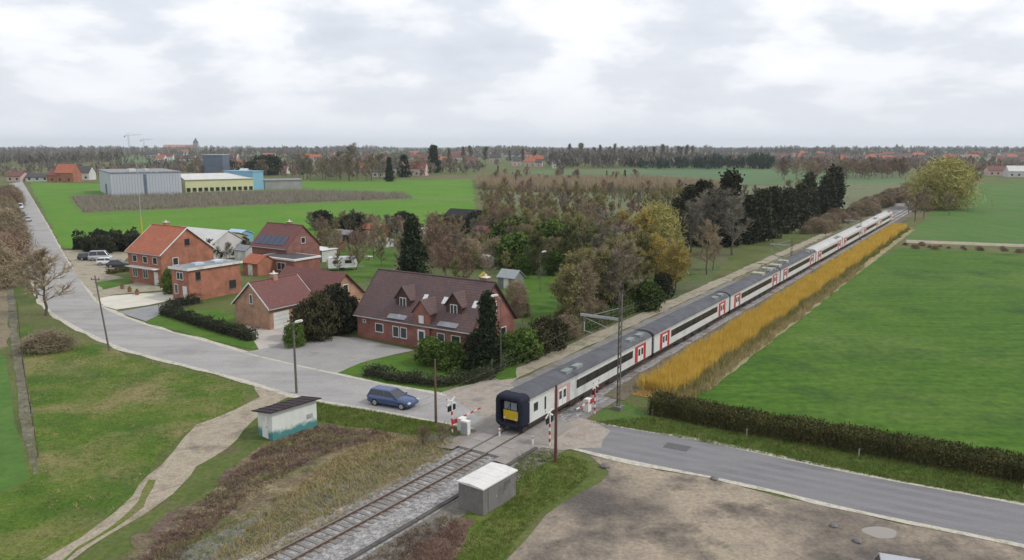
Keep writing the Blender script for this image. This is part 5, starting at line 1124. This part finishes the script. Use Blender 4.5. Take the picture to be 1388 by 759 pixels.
# black barn and garden buildings
def shed(px, py, L_, D_, h_, hr, wm_, rm_, label, name='garden_shed', door=True, rz=ROT, flat=False):
    X, Y = G(px, py); t = thing(name, label, 'shed', (X, Y, 0), rz)
    m = MB(); m.prism([(0,0),(D_,0),(D_,h_),(D_/2,hr-.05),(0,h_)] if not flat else [(0,0),(D_,0),(D_,h_),(0,h_)], 0, L_, 'x'); m.build('wall', wm_, t)
    m = MB()
    if flat: m.box(-.2,-.2,h_,L_+.2,D_+.2,h_+.15)
    else: k = (hr-h_)/(D_/2); m.prism([(-.25,h_-.25*k),(D_/2,hr),(D_+.25,h_-.25*k),(D_+.25,h_-.25*k+.12),(D_/2,hr+.12),(-.25,h_-.25*k+.12)], -.2, L_+.2, 'x')
    m.build('roof', rm_, t)
    if door: m = MB(); m.box(L_*.35,-.04,.03,L_*.35+min(1.2,L_*.3),0,min(2,h_-.1)); m.build('door', white2_m if wm_ is not white2_m else steel_m, t)
    return t
woodw = mat('brown_shed_boards', (.15,.085,.05), .9, [(.2,.12,.075)], 1.5)
shed(600, 309, 12, 8, 3.2, 5.2, blackb_m, blackb_m, 'black timber barn at the edge of the bright green field', 'black_barn')
shed(566, 322, 5, 3, 2.2, 2.6, woodw, white_m, 'small shed with white flat roof behind the tall spruce', flat=True)
shed(680, 328, 3.2, 3.5, 2.8, 3.6, blackb_m, roof_dark, 'dark little shed left of the pale garden pavilion')
shed(696, 334, 7, 4, 2.3, 2.9, white2_m, lead_m, 'pale low garden pavilion among the bare trees', flat=True)
shed(722, 330, 8, 3, 2.2, 2.7, white2_m, white2_m, 'long whitish shelter right of the garden pavilion', flat=True)
shed(675, 390, 3.2, 2.8, 1.9, 2.9, mat('grey_hut_boards', (.2,.22,.22), .85), mat('grey_hut_roof', (.26,.29,.30), .7, [(.32,.34,.35)], 2), 'small grey pointed garden hut at the corner of the lawn')
shed(222, 345, 16, 9, 3.0, 5.6, whiteh, mat('pale_sheet_roof', (.5,.5,.48), .7, [(.58,.57,.55)], .5), 'long pale roofed barn behind the orange roofed house', 'pale_barn')
shed(285, 333, 7, 5, 2.3, 3.2, mat('yellowish_boards', (.42,.40,.22), .8), roof_red, 'yellowish garden shed behind the dark hedge')
shed(306, 331, 5, 4, 2.6, 3.4, bluec_m, mat('bright_blue_sheet', (.35,.5,.68), .5), 'light blue garden shed behind the dark hedge')
shed(404, 352, 7, 4, 2.3, 2.8, whiteh, white_m, 'white flat roofed garage right of the solar roofed house', flat=True)
shed(488, 322, 6, 5, 2.4, 3.4, brick_org, roof_org, 'small orange roofed outhouse in the back gardens')
shed(330, 372, 4, 4, 2.3, 3.5, brick_org, roof_org, 'little orange roofed outbuilding behind the flat roofed house')
shed(800, 345, 7, 4, 2.3, 2.9, white2_m, lead_m, 'whitish shed half hidden by bare trees behind the birch', flat=True)
for q, (px, py, l_, d_, a_, b_, lb) in enumerate([(276,346,4,3,woodw,roof_dark,'brown board shed between the orange roofed house and the pale sheds'),(318,352,3.5,3,whiteh,lead_m,'small white shed left of the solar roofed house'),(438,340,4,3,woodw,roof_dark,'brown board shed right of the solar roofed house'),
    (452,328,5,3,blackb_m,lead_m,'dark low shed in the back gardens'),(526,314,5,3,blackb_m,roof_dark,'black shed left of the tall spruce top'),(540,316,4,3,whiteh,roof_red,'white hut with red roof left of the tall spruce top'),(586,330,4,2.5,woodw,white_m,'brown shed with white roof right of the tall spruce'),
    (640,322,4,3,woodw,roof_red,'brown garden shed below the black barn'),(756,338,4,3,woodw,lead_m,'brown shed half hidden by trees beyond the long lawn')]):
    shed(px, py, l_, d_, 2.1, 2.9, a_, b_, lb)
# yellow slide and swing
X, Y = G(652, 392); t = thing('garden_slide', 'yellow garden slide tower behind the brick house', 'slide', (X, Y, 0), R(10))
m = MB()
for sx in (0,1.2):
    for sy in (0,1.2): m.tube((sx,sy,0),(sx,sy,2.0), .06)
m.box(-.05,-.05,1.1,1.25,1.25,1.2); m.build('frame', woodw, t); m = MB(); m.prism([(-2.4,.15),(0,1.2),(0,1.5),(-2.4,.45)], .3, .9); m.build('slide', yellow_m, t)
m = MB(); m.prism([(-.2,2.0),(1.4,2.0),(.6,2.7)], -.2, 1.4); m.build('canopy', yellow_m, t)
# fences
def fence(pts, h_, label, gap=2.0, m_=galv_m, rails=3, name='garden_fence'):
    W_ = pts if name == 'garden_fence' else GP(pts); t = thing(name, label, 'fence', (*W_[0], 0)); o = Vector((*W_[0], 0)); pm = MB(); rm_ = MB()
    for a, b in zip(W_, W_[1:]):
        a = Vector((*a,0))-o; b = Vector((*b,0))-o; n = max(1, int((b-a).length/gap))
        for i in range(n+1): c = a.lerp(b, i/n); pm.tube(c, c+Vector((0,0,h_)), .045, n=6)
        for k in range(rails): z = Vector((0,0,h_*(k+.6)/rails)); rm_.tube(a+z, b+z, .018, n=4)
    pm.build('posts', m_, t)['kind'] = 'stuff'
    if rails: rm_.build('wire', m_, t)
    return t
fence([rail(13,-10.6)[:2],rail(35,-10.7)[:2],rail(58,-10.6)[:2]], 1.7, 'wire garden fence on concrete posts beside the trackside path', m_=gshed_m)
fence([(24,420),(32,500),(42,560),(52,620)], 1.0, 'row of low wooden posts along the ditch on the left', m_=wood_m, name='field_fence', gap=3, rails=0)
fence([(884,562),(1012,592),(1164,620),(1388,664)], .7, 'row of low pale posts on the verge below the long hedge', gap=7, m_=white2_m, rails=0, name='verge_fence')

# ------------------------------------------------------------------ cars
def car(name, label, X, Y, rz, paint, L_=4.5, W_=1.78, H_=1.45, wagon=False, van=False, group=None):
    t = thing(name, label, 'van' if van else 'car', (X, Y, 0), rz, group); hw = W_/2
    # body: stations from tail to nose: (x, sill z, shoulder z, half width)
    st = [(-.5,.42,.80,.80),(-.485,.3,.92,.9),(-.42,.24,.97,.98),(-.2,.22,.96,1),(.1,.22,.94,1),(.24,.22,.92,1),(.36,.24,.84,.97),(.45,.28,.74,.9),(.49,.34,.66,.78),(.5,.4,.6,.7)]
    if van: st = [(-.5,.35,1.1,.93),(-.48,.28,1.12,.98),(-.2,.25,1.12,1),(.2,.25,1.1,1),(.32,.25,1.05,1),(.42,.27,.95,.97),(.48,.3,.8,.9),(.5,.38,.7,.8)]
    m = MB(); vs = []; n = 8
    for x, z0, z1, k in st:
        w_ = hw*k; c = [(-w_*.9,z0),(w_*.9,z0),(w_,z0+.14),(w_*1.0,(z0+z1)/2+.04),(w_*.95,z1-.05),(w_*.84,z1),(-w_*.84,z1),(-w_*.95,z1-.05),(-w_*1.0,(z0+z1)/2+.04),(-w_,z0+.14)]
        vs += [(x*L_, a, z) for a, z in c]
    n = 10; fs = []
    for q in range(len(st)-1):
        for i in range(n): fs.append((q*n+i, q*n+(i+1) % n, (q+1)*n+(i+1) % n, (q+1)*n+i))
    fs += [tuple(range(n-1,-1,-1)), tuple(range((len(st)-1)*n, len(st)*n))]
    m.add(vs, fs); body = m.build('body', paint, t, True)
    if van: cab = [(-.49,-.47,1.0,H_),(.18,.12,1.0,H_),(.36,None,None,None)]
    xr0, xr1 = (-.47,-.42) if (wagon or van) else (-.42,-.30); xf0, xf1 = (.2,.02) if not van else (.34,.2); zb = 1.08 if van else .93
    g_ = MB(); b0 = hw*.84; b1 = hw*.66; Lh = L_
    v = [(xr0*Lh,-b0,zb),(xf0*Lh,-b0,zb),(xf0*Lh,b0,zb),(xr0*Lh,b0,zb),(xr1*Lh,-b1,H_-.05),(xf1*Lh,-b1,H_-.05),(xf1*Lh,b1,H_-.05),(xr1*Lh,b1,H_-.05)]
    g_.add(v, [(0,1,5,4),(1,2,6,5),(2,3,7,6),(3,0,4,7),(4,5,6,7),(3,2,1,0)]); g_.build('windows', glass_m, t)
    r_ = MB(); xm = (xr1+xf1)/2*Lh; hl = (xf1-xr1)/2*Lh
    r_.add([(xm+a*hl*k, b*b1*k, z) for k, z in ((1.03,H_-.06),(1.0,H_-.01),(.8,H_+.03)) for a, b in ((-1,-1),(1,-1),(1,1),(-1,1))], [(0,1,5,4),(1,2,6,5),(2,3,7,6),(3,0,4,7),(4,5,9,8),(5,6,10,9),(6,7,11,10),(7,4,8,11),(8,9,10,11)])
    for s in (-1,1):
        for (xa, xb) in ((xr0,xr1),(xf0,xf1)): r_.tube((xa*Lh,s*b0,zb),(xb*Lh,s*b1,H_-.05), .045, n=6)
        r_.tube((-.1*Lh,s*b0*1.0,zb),(-.13*Lh,s*b1,H_-.05), .04, n=6)
    r_.build('roof', paint, t, False)
    for x in (-.3*L_, .31*L_):
        for s in (-1,1):
            w_ = MB(); w_.tube((x,s*(hw-.2),.33),(x,s*(hw+.01),.33), .33, n=20); wh = w_.build('wheel', tyre_m, t)
            w_ = MB(); w_.tube((x,s*(hw-.05),.33),(x,s*(hw+.02),.33), .21, n=16); w_.build('rim', rim_m, wh)
    for s in (-1,1):
        m = MB(); m.box(.455*L_,s*hw*.78-.17,.6,.485*L_,s*hw*.78+.1,.74); m.build('headlight', lens_m, t)
        m = MB(); m.box(-.496*L_,s*hw*.72-.14,.72,-.48*L_,s*hw*.72+.14,.9); m.build('tail_light', redlens, t)
        m = MB(); m.box(.16*L_,s*(hw+.0)-.0,.9,.19*L_,s*(hw+.14),1.02) if s > 0 else m.box(.16*L_,-(hw+.14),.9,.19*L_,-hw,1.02); m.build('mirror', paint, t)
    return t
X, Y = G(533, 549); car('parked_car', 'dark blue estate car stopped on the road before the crossing', X, Y, R(-25), navycar, 4.6, 1.8, 1.47, True).name = 'car'
X, Y = G(1243, 799); car('car', 'silver car cut off by the bottom edge on the sandy yard', X, Y, R(-20), silver, 4.4, 1.78, 1.45, True)
for px, py, rz, pt, wg, vn, lb in ((122,352,20,darkcar,True,False,'dark car parked nearest the road before the tall hedge'),(137,353,15,silver,False,True,'silver van parked behind the dark car by the tall hedge'),(148,359,10,whitecar,True,False,'white car parked in front of the silver van'),(162,362,10,darkcar,False,False,'dark car parked nearest the orange roofed house'),
                              (28,283,-62,whitecar,False,True,'pale van far up the road on the left'),(30,293,-62,darkcar,False,False,'dark car behind the pale van far up the road'),(38,300,-62,silver,True,False,'silver car driving down the straight road on the left')):
    X, Y = G(px, py); car('parked_car' if py > 320 else 'car', lb, X, Y, R(rz), pt, 4.4, 1.78, 2.0 if vn else 1.45, wg, vn, 'vehicles by the left road')
# caravan
X, Y = G(464, 366); t = thing('caravan', 'white caravan parked behind the garage house', 'caravan', (X, Y, 0), R(20))
m = MB(); m.prism([(-2.6,.6),(2.5,.6),(2.7,1.3),(2.4,2.5),(-2.3,2.55),(-2.7,2.2),(-2.7,.9)], -1.1, 1.1); m.build('body', white_m, t)
m = MB(); m.box(-1.8,-1.13,1.4,-.8,-1.1,2.0); m.box(.4,-1.13,1.4,1.6,-1.1,2.0); m.build('window', glass_m, t)
for s in (-1,1): m = MB(); m.tube((0,s*.95,.33),(0,s*1.1,.33), .33, n=16); m.build('wheel', tyre_m, t)
m = MB(); m.tube((2.6,0,.6),(4.0,0,.5), .05); m.tube((3.9,0,0),(3.9,0,.6), .04); m.build('drawbar', galv_m, t)
# small things round the crossing and yard
for i, (px, py, s) in enumerate([(1162,735,.25),(968,650,.25),(1130,714,.22),(820,633,.35)]):
    X, Y = G(px, py); m = MB(); n = 9; vs = []
    for z, k in ((0,1),(.4,1.05),(.8,.55)): vs += [(math.cos(6.283*j/n)*s*k*(1+.2*math.sin(j*2.1+i)), math.sin(6.283*j/n)*s*k*(1+.2*math.cos(j*1.7)), z*s) for j in range(n)]
    m.add(vs, [(q*n+j, q*n+(j+1) % n, (q+1)*n+(j+1) % n, (q+1)*n+j) for q in range(2) for j in range(n)]+[tuple(range(2*n,3*n))]); o = m.build('stone', gshed_m); o.location = (X, Y, .02)
    tag(o, ['grey stone beside the puddle in the yard','small dark stone at the road edge of the yard','small stone in the yard left of the puddle','rubble lump at the corner of yard and crossing'][i], 'stone')

# overhead wires: bearing rope, contact wire and droppers over the track
t = thing('overhead_wire', 'thin overhead contact wire above the train roofs', 'wire', (T0[0], T0[1], 0), ROT)
m = MB(); span = 45; us = [14-90]+[14+span*i for i in range(-1, 6)]; m2 = MB(); m3 = MB(); hw_ = 5.6; us = sorted(set(us))
for a, b in zip(us, us[1:]):
    for i in range(9):
        y0 = a+(b-a)*i/9; y1 = a+(b-a)*(i+1)/9; f0 = hw_+.45+1.1*(2*(i/9)-1)**2; f1 = hw_+.45+1.1*(2*((i+1)/9)-1)**2
        m.tube((0,y0,f0),(0,y1,f1), .008, n=4, caps=False); m3.tube((0,y0,f0),(0,y0,hw_), .004, n=3, caps=False)
    m2.tube((0,a,hw_),(0,b,hw_), .008, n=4, caps=False)
m.build('bearing_rope', steel_m, t); m2.build('contact_wire', steel_m, t); m3.build('dropper', steel_m, t)['kind'] = 'stuff'
# garden clutter
def table(px, py, rz, label):
    t = thing('garden_table', label, 'table', (*G(px, py), 0), R(rz)); m = MB(); m.box(-.8,-.45,.68,.8,.45,.74); m.build('table_top', white2_m, t)
    for sx in (-.7,.7):
        for sy in (-.38,.38): m = MB(); m.tube((sx,sy,0),(sx,sy,.68), .035, n=6); m.build('leg', white2_m, t)
table(700, 402, 20, 'white garden table on the long lawn near the hut'); table(500, 352, -20, 'white garden table behind the brick house roof')
for px, py, lb in ((508,334,'pale greenhouse in the back gardens left of the spruce'),(640,360,'pale greenhouse between the reddish trees behind the slide')):
    t = thing('greenhouse', lb, 'greenhouse', (*G(px, py), 0), ROT); m = MB(); m.prism([(0,0),(2.4,0),(2.4,1.5),(1.2,2.2),(0,1.5)], 0, 3.6, 'x'); m.build('glazing', lens_m, t)
    m = MB()
    for i in range(5): m.prism([(-.02,0),(.03,0),(.03,1.5),(1.2,2.2),(2.37,1.5),(2.37,0),(2.42,0),(2.42,1.52),(1.2,2.26),(-.02,1.52)], i*.89, i*.89+.05, 'x')
    m.build('frame', white_m, t)
for i, (px, py) in enumerate([(176,396),(186,400),(166,392)]):
    t = thing('flower_pot', ['terracotta pot nearest the terrace','terracotta pot at the terrace corner','terracotta pot by the lawn of the orange roofed house'][i], 'pot', (*G(px, py), 0)); m = MB(); m.tube((0,0,0),(0,0,.6), .25, .35, 12); m.build('pot', mat('terracotta', (.3,.13,.08), .9), t); m = MB(); m.tube((0,0,.6),(0,0,1.0), .3, .1, 8); m.build('plant', leaf_green, t)
# ------------------------------------------------------------------ haze
m = bpy.data.materials.new('haze_air'); m.use_nodes = True; nt = m.node_tree; nt.nodes.clear()
o_ = nt.nodes.new('ShaderNodeOutputMaterial'); pv = nt.nodes.new('ShaderNodeVolumePrincipled'); pv.inputs['Density'].default_value = .000085; pv.inputs['Color'].default_value = (.80,.87,.98,1); pv.inputs['Anisotropy'].default_value = .2
nt.links.new(pv.outputs[0], o_.inputs['Volume'])
mb = MB(); mb.box(-9050,-250,-1,9050,9050,90); tag(mb.build('haze', m), 'thin pale haze over the whole plain', 'haze', None, 'stuff')
